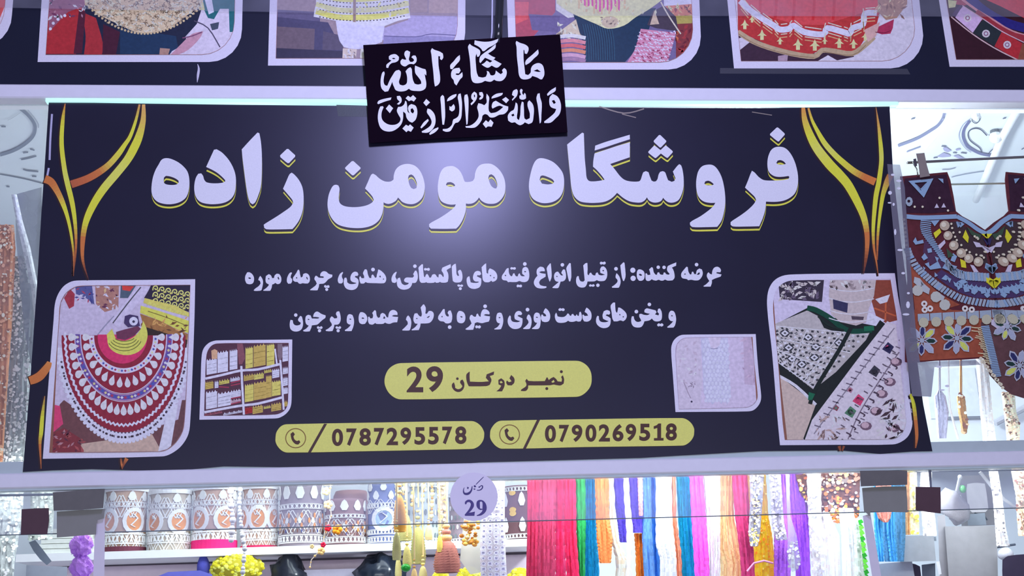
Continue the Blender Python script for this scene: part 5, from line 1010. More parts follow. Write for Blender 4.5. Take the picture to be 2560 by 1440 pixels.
def studs(name,rows,Y,n,cols,r,par,raise_=.004,seed=1,shape=6,LL=None,m=None):
    R=random.Random(seed); f=LL or I; p=Print(Y)
    for _ in range(n):
        xl_,xr_,y=edges(rows,R.random()); x=R.uniform(xl_+1,xr_-1); rr=r*R.uniform(.5,1.3)
        p.fan(circ(x,y,rr,shape,rr*R.uniform(.4,1.4),R.uniform(0,3)),f(*R.choice(cols)),R.uniform(0,8),raise_)
    return p.build(name,m or SHINY,par)
GR_='ribbon bundles hanging from the rod'
for X0,X1,YY,lb in ((560,1300,.215,'thin metal rod behind the lower rail carrying the tassels and bead strands'),(2180,2620,.30,'thin metal rod behind the lower rail carrying the trims at the right')):
    q=MB().tube([pix(X0,1166,YY),pix(X1,1166-.028*(X1-X0),YY)],.005,8); q.box((pix(X0,1166,YY).x-.004,.05,pix(X0,1166,YY).z-.004),(pix(X0,1166,YY).x+.004,YY,pix(X0,1166,YY).z+.004)); tag(q.build('hanging_rod',mat('chrome_rod',I(190,195,200),.2,1),None,True),lb,'rod')
hr=MB().tube([pix(1140,1172,.34),pix(2290,1150,.34)],.006,8); tag(hr.build('hanging_rod',mat('chrome_rod',I(190,195,200),.2,1),None,True),'metal rod behind the lower rail carrying the ribbon bundles','rod')
b=1500
RB=[('deep crimson ribbon bundle at the far left of the ribbons',[(1318,1348,1165),(1318,1346,1330),(1314,1340,b)],(186,50,92),3,0),
('dark rose pink wide ribbon bundle beside the deep crimson one',[(1344,1390,1165),(1344,1388,1330),(1340,1388,b)],(192,70,112),4,1.5),
('bright pink scalloped ribbon bundle beside the dark rose one',[(1389,1414,1165),(1389,1412,1330),(1390,1416,b)],(244,66,128),2,2),
('raspberry red notched ribbon bundle left of the green one',[(1413,1438,1165),(1412,1440,1330),(1420,1452,b)],(218,44,96),3,1.5),
('green ribbon bundle beside the raspberry ribbons',[(1437,1462,1165),(1440,1464,1310),(1446,1462,1400),(1450,1462,b)],(40,172,92),2,1.5),
('sky blue ribbon bundle beside the green one',[(1461,1488,1165),(1463,1490,1300),(1460,1496,1400),(1452,1500,b)],(20,152,214),4,1.5),
('orange crocheted ribbon bundle with a loose lower end',[(1488,1520,1165),(1491,1521,1290),(1494,1530,1350),(1500,1526,1408)],(248,146,84),3,2.5),
('cream scalloped ribbon falling between orange and violet ribbons',[(1519,1531,1165),(1521,1538,1290),(1530,1546,1350),(1541,1568,1400),(1540,1560,b)],(252,248,226),2,2.5),
('violet blue folded ribbon ending in a point, left of its pair',[(1531,1560,1165),(1536,1562,1250),(1545,1570,1310),(1550,1574,1356)],(98,86,212),2,1),
('thin white ribbon between the two violet blue ribbons',[(1558,1570,1165),(1561,1574,1250),(1567,1582,1330),(1568,1578,1400),(1560,1584,b)],(250,250,252),1,1.5),
('violet blue ribbon ending above the amber one',[(1568,1598,1165),(1574,1604,1250),(1582,1608,1332)],(90,78,206),2,1),
('amber brown ribbon bundle below the shorter violet ribbon',[(1586,1608,1333),(1590,1612,1390),(1592,1616,b)],(232,132,52),3,1.5),
('peach thin ribbon beside the light blue bundle',[(1593,1606,1165),(1598,1607,1290)],(236,180,180),1,1),
('light blue ribbon bundle with scalloped edge',[(1605,1626,1165),(1605,1630,1330),(1614,1640,b)],(104,164,238),2,1),
('darker blue twisted ribbon beside the light blue bundle',[(1622,1640,1165),(1626,1646,1300),(1632,1652,b)],(58,130,224),2,1),
('icy white wide ribbon bundle with a loop at the bottom',[(1640,1678,1165),(1640,1680,1300),(1640,1686,1360),(1652,1690,1400),(1650,1692,b)],(228,244,254),4,1.5),
('tan zigzag ribbon beside the icy white bundle',[(1669,1687,1165),(1672,1690,1300),(1682,1702,1380),(1690,1706,b)],(222,152,116),2,2),
('teal perforated ribbon bundle left of the orchid pink one',[(1690,1725,1165),(1696,1730,1300),(1702,1738,1400),(1706,1742,b)],(22,164,204),4,1),
('orchid pink ribbon bundle with tiny loops',[(1723,1754,1165),(1729,1764,1290),(1736,1772,1400),(1740,1776,b)],(240,100,228),3,1.5),
('lilac white soft ribbon bundle beside the orchid one',[(1754,1800,1165),(1766,1800,1290),(1770,1800,1390),(1770,1796,b)],(238,236,250),5,1),
('beige gathered ribbon bundle bulging in the middle',[(1799,1832,1165),(1797,1834,1290),(1794,1850,1370),(1802,1858,1410),(1800,1850,b)],(238,204,156),5,1),
('plum red ribbon bundle with small holes',[(1828,1866,1165),(1838,1874,1290),(1850,1884,1380),(1858,1890,b)],(186,62,118),3,1),
('narrow apricot ribbon right of the plum bundle',[(1862,1876,1165),(1872,1880,1290)],(248,188,130),1,1)]
for k_,(lb,rows,c,fo,sc) in enumerate(RB):
    o=ribbon('ribbon_bundle',lb,'ribbon',rows,.29+.028*(k_%3),c,fo,sc=sc,nsc=int((rows[-1][2]-1165)/11))
    ribbon_rows=rows
R=random.Random(3)
# sequin and lace trims right of the ribbons
def trim(name,label,cat,rows,Y,base,cols,n,r,group='beaded and sequinned trims at the right of the ribbons',folds=2,sc=1,LL=None,part='sequin_cluster',amp=.006,kind='stuff'):
    o=ribbon(name,label,cat,rows,Y,base,folds,amp=amp,sc=sc,group=group,LL=LL)
    if group is None and 'group' in o: del o['group']
    s=studs(part,rows,Y-amp*2.0-.001,n,cols,r,o,seed=len(label)+n,LL=LL)
    if kind: s['kind']=kind
    return o
GT='beaded and sequinned trims at the right of the ribbons'
trim('sequin_trim','silver and gold sequin trim between plum and purple bundles','trim',[(1874,1910,1165),(1876,1906,1250),(1872,1900,1330),(1876,1894,1366)],.27,(170,176,190),[(225,230,240),(230,200,120),(120,130,150),(250,245,220)],240,3.2)
trim('ribbon_bundle','bright yellow fringed ribbon bundle tied with a pink thread','ribbon',[(1890,1912,1165),(1896,1920,1290),(1888,1930,1340),(1878,1936,1400),(1868,1938,b)],.36,(255,212,60),[(255,215,90),(225,140,30)],70,2.6,GR_,5,1.5,part='fringe_tips')
MB().tube([pix(1868,1428,.25),pix(1885,1408,.24),pix(1910,1402,.24),pix(1932,1408,.25)],.003,6).build('pink_tie',mat('pink_thread',I(240,150,190),.7),COL.objects[-2],True)
trim('lace_trim','silver grey lace trim hanging over the left purple ribbon','trim',[(1922,1950,1165),(1926,1955,1250),(1930,1960,1310),(1940,1968,1350)],.25,(180,184,204),[(235,238,246),(150,152,190),(205,205,225)],160,3)
ribbon('ribbon_bundle','lavender purple ribbon bundle, left of the plastic sachet','ribbon',[(1938,1966,1165),(1936,1984,1340),(1936,1976,1400),(1936,1975,b)],.32,(176,112,236),4,sc=1.5)
ribbon('ribbon_bundle','strong purple ribbon bundle, right of the plastic sachet','ribbon',[(1975,2000,1165),(1976,2020,1270),(1984,2022,1340),(1994,2028,b)],.345,(164,96,240),4,sc=1.5)
SAC=clearmat('clear_sachet_plastic',.35,(.72,.74,.86),.08,1.5)
e=empty('bead_sachet',pix(1985,1440,.22),'clear plastic sachet of silver beads hanging over the purple ribbons','sachet')
slab('sachet_film',P('1964,1165 1972,1165 1976,1290 1992,1340 2002,1400 1996,1424 1980,1430 1968,1400 1970,1330 1966,1250'),.215,.006,SAC,e)
s=studs('silver_bead',[(1968,1996,1350),(1970,2000,1420)],.213,34,[(235,240,245),(180,185,200)],3.5,e); s['kind']='stuff'
trim('lace_trim','white pointed lace trim beside the strong purple bundle','trim',[(2018,2050,1165),(2022,2052,1290),(2030,2058,1400),(2036,2062,b)],.29,(236,240,250),[(252,252,255),(190,195,222)],120,3,sc=3)
trim('bead_garland','sparkling brown and orange bead garland under the rail','garland',[(1985,2150,1165),(2000,2148,1230),(2040,2146,1290),(2060,2120,1306)],.335,(120,84,72),[(214,120,60),(240,215,190),(110,62,42),(236,232,244),(190,112,76),(232,186,80),(96,70,66),(150,110,100)],420,5,folds=7,sc=2)
trim('white_ribbon','plain white ribbon group hanging below the bead garland','ribbon',[(2048,2072,1280),(2052,2098,1340),(2060,2102,b)],.315,(246,250,255),[(255,255,255),(238,242,250)],14,3,GR_,4)
trim('white_ribbon','white ribbon group left of the green leaf trim','ribbon',[(2096,2134,1270),(2104,2140,1340),(2108,2146,b)],.318,(250,252,255),[(255,255,255),(236,242,250)],14,3,GR_,3)
trim('leaf_trim','white trim with a chain of bright green leaves','trim',[(2130,2154,1296),(2136,2164,1360),(2140,2174,b)],.28,(214,238,228),[(240,250,245),(200,220,210)],30,3,group=GT)
lt=COL.objects[-2] if COL.objects[-1].parent else COL.objects[-1]
lt=COL.objects[-1].parent
p=Print(.262)
for i in range(13): x=2152+i*1.6; y=1306+i*14; p.fan([(x-7,y-5),(x+2,y-8),(x+7,y),(x+1,y+3),(x+5,y+9),(x-4,y+6)],I(100,214,70) if i%3 else I(40,160,50),0,.004)
p.build('green_leaf_chain',EMB,lt)
# ---- right of the post
GQ='trims hanging behind the right glass clamp'
ribbon('ribbon_bundle','azure blue looped ribbon bundle just right of the lilac post','ribbon',[(2184,2203,1165),(2186,2206,1320),(2196,2210,1404)],.30,(80,180,244),3,sc=1.5,group=GQ)
ribbon('ribbon_bundle','azure blue ribbon bundle left of the grey control box','ribbon',[(2218,2236,1165),(2218,2238,1330),(2226,2244,1404)],.335,(84,180,240),3,sc=1.5,group=GQ)
ribbon('ribbon_bundle','muted teal blue wide ribbon behind the azure bundles','ribbon',[(2200,2262,1165),(2204,2264,1330),(2212,2260,1404)],.38,(96,160,204),4,group=GQ)
ribbon('trim_strip','pinkish brown paper tag strip under the right glass clamp','strip',[(2190,2226,1165),(2188,2230,1274),(2196,2226,1296),(2208,2220,1306)],.26,(200,140,130),3,group=GQ)
ribbon('trim_strip','brown braided trim left of the yellow leaf trim','trim',[(2262,2276,1160),(2264,2278,1337)],.30,(196,160,120),2,group=GQ)
trim('leaf_trim','pale yellow trim with golden leaf edge','trim',[(2273,2290,1160),(2276,2298,1337)],.29,(250,240,196),[(240,210,90),(255,250,220)],30,4,group=GQ)
trim('white_lace_strip','plain white lace strip under the right dark pad','trim',[(2303,2330,1165),(2300,2328,1220),(2308,2342,1340)],.31,(244,250,252),[(255,255,255),(205,215,228)],40,3,group=GQ)
trim('white_lace_strip','long white perforated lace strip hanging at the right','lace strip',[(2470,2492,1165),(2482,2505,1240),(2489,2514,1320),(2492,2524,1366)],.285,(248,250,252),[(255,255,255),(120,125,135),(200,205,215)],50,2.4,group=GQ)
trim('beige_lace_strip','beige openwork lace strip at the right edge','lace strip',[(2526,2562,1165),(2540,2570,1240),(2546,2585,1340)],.285,(250,224,200),[(255,240,222),(150,110,100),(225,190,165)],130,3,group=GQ)
# ---- upper right (behind the main pane)
GU='lace strips hanging behind the upper right pane'
trim('white_lace_strip','bright white lace strip below the bib of the neck piece','lace strip',[(2440,2468,895),(2446,2474,960),(2452,2482,1040),(2458,2490,1106)],.30,(250,252,254),[(255,255,255),(205,215,225)],60,2.6,group=GU)
trim('beige_lace_strip','cream openwork lace strip right of the bright white one','lace strip',[(2504,2536,980),(2510,2540,1030),(2514,2550,1060),(2518,2548,1106)],.30,(252,232,206),[(255,242,224),(110,85,80),(230,200,175)],90,2.8,group=GU)
trim('toy_figure','small brown and white knitted figure behind the pane, left of the white lace strip','figure',[(2400,2404,700),(2399,2405,985),(2392,2412,992),(2396,2416,1030),(2402,2420,1060),(2404,2416,1084)],.5,(188,146,92),[(240,232,225),(120,70,60),(215,190,150)],26,4,group=None,kind=None,part='stitched_spot')
ribbon('cloth_pouch','faint grey blue cloth pouch behind the pane, right of the main sign','pouch',[(2346,2350,700),(2346,2352,975),(2336,2364,990),(2338,2372,1030),(2344,2366,1096)],.5,(170,178,206),3,group=None)
ribbon('cloth_strap','thin white strap slanting beside the knitted figure','strap',[(2364,2372,688),(2366,2370,706),(2370,2374,980),(2372,2377,1020),(2382,2388,1060),(2392,2400,1098)],.488,(240,246,252),1,amp=.003,group=None)
q=MB().tube([pix(2330,702,.49),(3.599,.49,pix(2330,702,.49).z)],.004,8); tag(q.build('hanging_rod',mat('chrome_rod',I(190,195,200),.2,1),None,True),'small metal rod hidden behind the neck piece, carrying the knitted figure','rod')
for o in COL.objects:
    if 'group' in o and o['group'] is None: del o['group']
e=empty('wall_cabinet',pix(2420,1130,1.7),'pale blue wall cabinet seen through the pane right of the main sign','cabinet')
CB=mat('pale_blue_laminate',I(206,222,232),.4,var=.04); CB2=mat('grey_laminate',I(170,180,190),.5)
a0=pix(2310,1140,1.7); a1=pix(2700,905,1.7)
MB().box((a0.x,1.7,a0.z),(a1.x,1.98,a1.z)).build('carcass',CB,e); MB().box((a0.x+.05,1.694,a0.z+.16),(pix(2446,1000,1.7).x,1.6995,a1.z-.02)).build('door',mat('glossy_blue_door',I(196,212,228),.2,spec=.6),e)
MB().box((a0.x+.1,1.685,pix(0,1092,1.69).z-.006),(pix(2452,1000,1.69).x,1.694,pix(0,1092,1.69).z+.006)).build('handle_rail',mat('dark_handle',I(110,120,130),.4),e)
MB().tube([pix(2488,1058,1.66),pix(2600,1000,1.66)],.014,8).build('diagonal_bar',CB2,e)
# ---- left strips behind the pane
GLs='sequinned strips hanging behind the upper left pane'
trim('sequin_strip','copper gold sequin strip hanging at the far left edge','sequin strip',[(-40,34,562),(-40,38,620),(-40,30,800),(-40,16,1000),(-40,4,1180)],.22,(190,138,98),[(240,190,150),(150,100,70),(220,170,130),(250,225,200)],520,3.6,group=GLs,folds=5)
trim('sequin_strip','silver grey sequin strip between the copper one and the main sign','sequin strip',[(30,62,640),(26,84,760),(18,76,900),(6,70,1060),(-6,62,1180)],.26,(176,192,196),[(235,245,246),(140,155,160),(205,220,222),(250,254,255)],560,3.6,group=GLs,folds=5)
ribbon('white_strap','white fabric strap slanting down beside the silver sequin strip','strap',[(28,42,486),(40,56,550),(56,76,620),(78,96,720),(86,100,800)],.17,(216,232,244),1,amp=.004,group=None)
for o in COL.objects:
    if 'group' in o.keys() and not o['group']: del o['group']
tag(slab('plastic_cover',P('38,486 104,468 106,700 86,960 60,820 40,600'),.20,.002,clearmat('smoky_plastic',.55,(.30,.33,.38),.1,1.2)),'smoky clear plastic cover hanging beside the left edge of the main sign','plastic cover')
# ================= back shelf with lace rolls =================
YS=1.62
def shelf_z(x,Y=YS): # front top edge
    y=1380+(x-240)*(1346-1380)/1100; return pix(x,y,YS).z
SHM=mat('white_shelf_board',I(240,252,248),.4,var=.03)
sh_=empty('wall_shelf',pix(700,1380,YS),'long white wall shelf carrying the lace rolls','shelf')
xa,xb=40,1345; A=pix(xa,1386,YS);Bp=pix(xb,1346,YS); t=.030
vs=[(A.x,YS,A.z),(Bp.x,YS,Bp.z),(Bp.x,YS,Bp.z-t),(A.x,YS,A.z-t),(A.x,2.0,A.z),(Bp.x,2.0,Bp.z),(Bp.x,2.0,Bp.z-t),(A.x,2.0,A.z-t)]
MB().add(vs,[(0,3,2,1),(4,5,6,7),(0,1,5,4),(3,7,6,2),(0,4,7,3),(1,2,6,5)]).build('shelf_board',SHM,sh_)
BKM=mat('mauve_grey_backboard',I(215,208,222),.6,var=.06)
vs=[(A.x,1.93,A.z-t),(Bp.x+.1,1.93,Bp.z-t),(Bp.x+.1,1.93,Bp.z-.5),(A.x,1.93,A.z-.5)]
bb=MB().add(vs+[(x,2.0,z) for x,_,z in vs],[(0,3,2,1),(4,5,6,7),(0,1,5,4),(3,7,6,2),(0,4,7,3),(1,2,6,5)]).build('backboard',BKM,sh_)
z2=pix(600,1404,1.925).z; MB().box((A.x,1.922,z2-.004),(Bp.x,1.93,z2+.004)).build('backboard_seam',mat('dark_seam',I(84,80,90),.6),sh_)
sh2=MB().box((pix(760,1440,1.7).x,1.7,pix(760,1429,1.7).z-.03),(pix(892,1440,1.7).x,1.925,pix(760,1425,1.7).z)); tag(sh2.build('folded_white_cloth',mat('pale_grey_cloth',I(178,182,202),.8,bump=.3)),'pale folded cloth between the two dark bundles below the shelf','cloth')
GRl='lace rolls standing on the wall shelf'
def shz(wx): return A.z+(Bp.z-A.z)*(wx-A.x)/(Bp.x-A.x)
def lace_roll(x0,x1,yt,label,base,style,Yc=1.74,z0=None,group=GRl):
    p0=pix(x0,1350,Yc); p1=pix(x1,1350,Yc); R_=(p1.x-p0.x)/2; cx=(p0.x+p1.x)/2
    zt=pix((x0+x1)/2,yt,Yc-R_).z; zb=(shz(cx) if z0 is None else z0)
    e=empty('lace_roll',(cx,Yc,zb),label,'lace roll',group); hgt=zt-zb
    B_=I(*base)
    mb=MB().lathe([(R_*.97,zb+.0005),(R_,zb+.01),(R_,zt-.012),(R_*.96,zt),(R_*.45,zt),(R_*.45,zt-.03)],cx,Yc,28,B_); mb.build('roll_body',EMB,e,True)
    W=I(236,248,250)
    def wp(u,v,k=0): # u in -1..1 across the visible front (arc), v 0..1 up
        a=u*pi*.5; return V((cx+(R_+.0015+k)*math.sin(a),Yc-(R_+.0015+k)*math.cos(a),zb+hgt*v))
    def pan(pts,c,k=.002,mbx=None):
        n=len(pts); V1=[wp(u,v,k) for u,v in pts]; V0=[wp(u,v,0) for u,v in pts]; mbx.add(V1+V0,[tuple(range(n))[::-1]]+[(i,(i+1)%n,n+(i+1)%n,n+i) for i in range(n)],c)
    def cir(u,v,ru,rv,n=12): return [(u+ru*math.cos(2*pi*i/n),v+rv*math.sin(2*pi*i/n)) for i in range(n)]
    def band(v0,v1,c,name,k=.0045):
        m_=MB()
        for i in range(16): u0=-1+i/8; pan([(u0,v0),(u0+.125,v0),(u0+.125,v1),(u0,v1)],c,k,m_)
        return m_.build(name,EMB,e)
    def ringrow(v,ru,rv,us,c,ci,name):
        for u in us:
            m_=MB(); n=14; o1=cir(u,v,ru,rv,n); o2=cir(u,v,ru*.68,rv*.70,n)
            for i in range(n): pan([o1[i],o1[(i+1)%n],o2[(i+1)%n],o2[i]],c,.003,m_)
            pan(o2,ci,.001,m_); s=[(u-ru*.1,v+rv*.5),(u+ru*.25,v+rv*.2),(u,v-rv*.05),(u-ru*.3,v-rv*.3),(u+ru*.05,v-rv*.45)]
            for i in range(4): a_,b_=s[i],s[i+1]; pan([(a_[0]-.02,a_[1]),(a_[0]+.03,a_[1]),(b_[0]+.03,b_[1]),(b_[0]-.02,b_[1])],c,.004,m_)
            m_.build(name,EMB,e)
    def braid(v,name='braid_band',c=W,dk=I(150,160,165),hh=.05):
        m_=MB()
        for i in range(14):
            u=-.95+i*.136; pan([(u,v-hh*.5),(u+.04,v-hh*.5),(u+.10,v+hh*.5),(u+.06,v+hh*.5)],c,.003,m_); pan([(u+.06,v-hh*.5),(u+.10,v-hh*.5),(u+.04,v+hh*.5),(u,v+hh*.5)],c,.0035,m_)
        pan([(-.97,v+hh*.62),(.97,v+hh*.62),(.97,v+hh*.82),(-.97,v+hh*.82)],c,.002,m_) if 0 else None
        for q in (-.8,.62):
            for i in range(16): u0=-1+i/8; pan([(u0,v+hh*q),(u0+.125,v+hh*q),(u0+.125,v+hh*(q+.22)),(u0,v+hh*(q+.22))],c,.003,m_)
        return m_.build(name,EMB,e)
    def arches(v0,v1,us,c,name='arch_motif'):
        for u in us:
            m_=MB(); w=.13; h=v1-v0; pan([(u-w*.5,v0),(u+w*.5,v0),(u+w,v0+h*.35),(u+w*.55,v0+h*.8),(u,v1),(u-w*.55,v0+h*.8),(u-w,v0+h*.35)],c,.003,m_); m_.build(name,EMB,e)
    def lattice(v0,v1,c=W,k_=11):
        m_=MB(); hh=(v1-v0)
        for r_ in range(2):
            for i in range(k_):
                u=-1+2*i/k_; w_=2/k_; va=v0+hh*r_/2; vb=va+hh/2; s_=1 if (i+r_)%2 else -1
                for q in (0,.5):
                    a_=(u+w_*q, va if s_>0 else vb); b2=(u+w_*(q+.9), vb if s_>0 else va)
                    pan([(a_[0],a_[1]),(a_[0]+.03,a_[1]),(b2[0]+.03,b2[1]),(b2[0],b2[1])],c,.0012,m_)
        o_=m_.build('lace_lattice',EMB,e); o_['kind']='stuff'; return o_
    GD=I(214,150,84); U3=(-.72,-.24,.24,.72)
    if style=='paisley':
        band(.93,1,W,'edge_band'); lattice(.52,.86); lattice(.0,.30); arches(.78,.93,(-.75,-.3,.3,.75),W); braid(.72); ringrow(.47,.36,.21,(-.66,0,.66) if x1-x0<90 else (-.44,.40),W,GD,'paisley_medallion'); braid(.20,hh=.10)
    if style=='arch':
        arches(.74,.97,(-.8,-.42,0,.42,.8),W); braid(.62); lattice(.2,.56,W,9)
        for u in (-.75,-.38,0,.38,.75):
            m_=MB()
            for k in range(6): a=k*pi/3; pan(cir(u+.11*math.cos(a),.40+.09*math.sin(a),.035,.045,7),GD if k%2 else I(176,170,170),.0025,m_)
            pan(cir(u,.40,.05,.05,8),W,.003,m_); m_.build('rosette',EMB,e)
        braid(.12,hh=.08)
        m_=MB()
        for i in range(16): pan(cir(-.9+i*.12,.24,.018,.03,6),I(120,90,85) if i%4 else I(80,90,150),.0025,m_)
        m_.build('small_buds',EMB,e)
    if style=='leaf':
        arches(.86,1.0,(-.6,0,.6),W); arches(.72,.86,(-.8,-.3,.3,.8),W); braid(.62); lattice(.5,.72,W,8); ringrow(.40,.5,.2,(0,),W,I(160,196,226),'round_medallion'); braid(.2); braid(.08,hh=.06)
    if style=='mesh':
        for j in range(5):
            m_=MB()
            for i in range(9): pan(cir(-.8+i*.2+(j%2)*.1,.12+j*.19,.05,.05,7),I(120,135,140) if (i+j)%3 else W,.002,m_)
            m_.build('mesh_holes',EMB,e)
        braid(.95,hh=.04); braid(.05,hh=.04)
    if style=='gold':
        braid(.93,hh=.05); arches(.62,.88,(-.7,0,.7),W); arches(.15,.42,(-.7,0,.7),W)
        for v in (.55,.48,.86): 
            m_=MB()
            for u in (-.35,.35): pan(cir(u,v,.14,.05,9),I(250,190,90),.003,m_)
            m_.build('gold_stone',SHINY,e)
        braid(.07,hh=.05,c=W)
    return e,band
r,bd=lace_roll(260,363,1215,'lace roll with paisley medallions, first right of the left door post',(178,156,140),'paisley'); bd(.0,.085,I(104,56,74),'maroon_foot')
r,bd=lace_roll(371,475,1222,'lace roll with paisley medallions and no coloured foot, second from the left door post',(178,176,166),'paisley',1.74)
r,bd=lace_roll(482,590,1212,'lace roll with a hot pink foot',(182,160,150),'paisley',1.74); bd(.0,.15,I(230,46,124),'pink_foot')
r,bd=lace_roll(604,692,1210,'lace roll with a dark red foot, right of the bead strand',(186,160,144),'paisley',1.76); bd(0,.05,I(190,40,90),'red_foot')
r,bd=lace_roll(698,808,1204,'tall grey lace roll with pointed arches over rosettes',(140,136,148),'arch',1.74)
r,bd=lace_roll(812,914,1245,'lower lace roll with rosettes below a brown wrap',(136,114,120),'arch',1.74)
m_=MB().lathe([(.085,0),(.09,.01),(.088,.05),(.08,.055)],0,0,24)
cxx=(pix(830,1300,1.8).x+pix(920,1300,1.8).x)/2
bw=MB().lathe([(.073,r.location.z),(.075,pix(870,1215,1.72).z-.02),(.066,pix(870,1215,1.72).z)],cxx,1.91,24); tag(bw.build('ribbon_spool',mat('brown_satin',I(140,112,116),.5),None,True),'plain brown satin spool rising behind the lower rosette lace roll','spool',GRl)
r,bd=lace_roll(920,1000,1204,'pale blue lace roll with leaf arches',(112,130,180),'leaf',1.74)
r,bd=lace_roll(1004,1096,1204,'grey openwork lace roll behind the gold tassels',(178,196,202),'mesh',1.74)
r,bd=lace_roll(1124,1196,1230,'plain grey mauve lace roll half hidden by the round sticker',(150,140,152),'mesh',1.76)
r,bd=lace_roll(1262,1345,1212,'brown lace roll with white arches and gold stones, left of the crimson ribbon',(110,84,92),'gold',1.72)
# ---- bundles below the shelf
def bundle(name,label,cat,x0,x1,y0,y1,Y,rgb,group=None,bump=.25,n=16,sh=False):
    a=pix((x0+x1)/2,(y0+y1)/2,Y); rx=(pix(x1,y0,Y).x-pix(x0,y0,Y).x)/2; rz=(pix(x0,y0,Y).z-pix(x0,y1,Y).z)/2; mb=MB()
    mb.ball((a.x,a.y,a.z),1,n,I(*rgb),(rx,min(rx,.1),rz)); mb.v=[tuple(V(v)+(V(v)-a)*bump*noise.noise(V(v)*22+V((x0,0,0)))) for v in mb.v]
    o=mb.build(name,SHINY if sh else EMB,None,True); tag(o,label,cat,group); return o
bundle('cloth_bundle','dark blue black cloth bundle below the shelf under the rosette roll','cloth bundle',674,768,1390,1500,1.70,(36,42,54),bump=.6,sh=True)
bundle('cloth_bundle','dark blue black cloth bundle below the shelf left of the gold tassels','cloth bundle',896,1010,1384,1500,1.70,(32,42,58),bump=.6,sh=True)
o=bundle('cloth_roll','royal blue cloth bundle, rounded, at the left end of the yellow roll','cloth bundle',492,526,1388,1450,1.66,(78,84,176))
def ytrim(lb,x0,x1,y0,y1,Y,seed):
    e=empty('yellow_lace_bundle',pix((x0+x1)/2,y1,Y),lb,'lace bundle','bright yellow lace bundles below the shelf')
    a=pix((x0+x1)/2,(y0+y1)/2,Y); rx=(pix(x1,y0,Y).x-pix(x0,y0,Y).x)/2; rz=(pix(x0,y0,Y).z-pix(x0,y1,Y).z)/2
    mb=MB(); mb.ball(a,1,16,I(176,172,50),(rx,min(.09,rx),rz)); mb.build('bundle_core',EMB,e,True)
    R=random.Random(seed); m2=MB()
    for _ in range(int((x1-x0)*(y1-y0)/55)):
        th=R.uniform(.25,2.2); ph=R.uniform(pi*1.02,pi*1.98); d=V((math.sin(th)*math.cos(ph)*rx,math.sin(th)*math.sin(ph)*min(.09,rx),math.cos(th)*rz)); q=a+d
        m2.ball(q,R.uniform(.005,.009),6,I(*R.choice([(226,226,60),(206,206,50),(244,240,110)])),(1.2,.5,.9))
    o=m2.build('lace_petals',EMB,e); o['kind']='stuff'
ytrim('bright yellow lace bundle beside the royal blue bundle',530,658,1386,1456,1.66,1)
ytrim('bright yellow lace bundle under the pink tassel, right one',1140,1200,1420,1480,.9,3); ytrim('bright yellow lace bundle left of the white mesh strip foot',1080,1122,1430,1480,.9,4); ytrim('bright yellow lace bundle between the mesh strip and the crimson ribbon',1268,1330,1422,1480,1.6,5)
p=slab('blue_tray',P('396,1440 420,1430 500,1426 530,1436 540,1470 396,1470'),1.55,.12,mat('blue_plastic',I(92,98,190),.4)); tag(p,'blue tray rim at the bottom left of the blue bundle','tray')
# ---- bead strand, small tassels
SIL=mat('silver_bead_plastic',I(196,206,214),.15,spec=.8)
def strand(label,pts,Y,r,n,cols,cat='bead strand',name='bead_strand',grp='bead strands hanging under the lower rail'):
    e=empty(name,pix(pts[-1][0],pts[-1][1],Y),label,cat,grp); ps=[pix(x,y,Y) for x,y in pts]; MB().tube(ps,.0015,5).build('cord',mat('strand_cord',I(200,196,180),.6),e)
    for i in range(n):
        t=i/(n-1)*(len(pts)-1); k=min(int(t),len(pts)-2); q=ps[k].lerp(ps[k+1],t-k); mb=MB(); mb.ball(q,r*(1+.3*math.sin(i*2.1)),8,I(*cols[i%len(cols)])); mb.build('bead',SHINY,e,True)
    return e
strand('clear silver bead strand hanging between the pink footed and red footed rolls',[(604,1180),(598,1260),(604,1330),(612,1370),(606,1440)],.20,.006,30,[(205,214,222),(170,180,190),(235,240,245)])
strand('second clear silver bead strand left of the first',[(580,1180),(576,1240),(582,1300),(578,1350)],.20,.008,16,[(200,206,214),(180,186,196)])
e=strand('thin cord with a red and an orange flower and gold drops',[(830,1180),(824,1240),(828,1290),(812,1330),(806,1370),(778,1400),(775,1418)],.22,.003,10,[(220,190,120)],'hanging charm','hanging_charm')
for x,y,r,c,nm in ((820,1320,.009,(214,30,50),'red_flower'),(843,1324,.013,(226,150,40),'orange_flower'),(815,1228,.011,(226,214,150),'gold_drop'),(820,1262,.012,(214,200,140),'gold_drop'),(808,1362,.007,(196,30,70),'red_bead'),(803,1378,.010,(226,196,130),'gold_drop'),(780,1366,.006,(214,196,140),'gold_drop')):
    q=pix(x,y,.215); mb=MB()
    for k in range(5): mb.ball((q.x+r*.6*math.cos(k*1.257),q.y,q.z+r*.6*math.sin(k*1.257)),r*.6,6,I(*c))
    mb.build(nm,EMB,e,True)
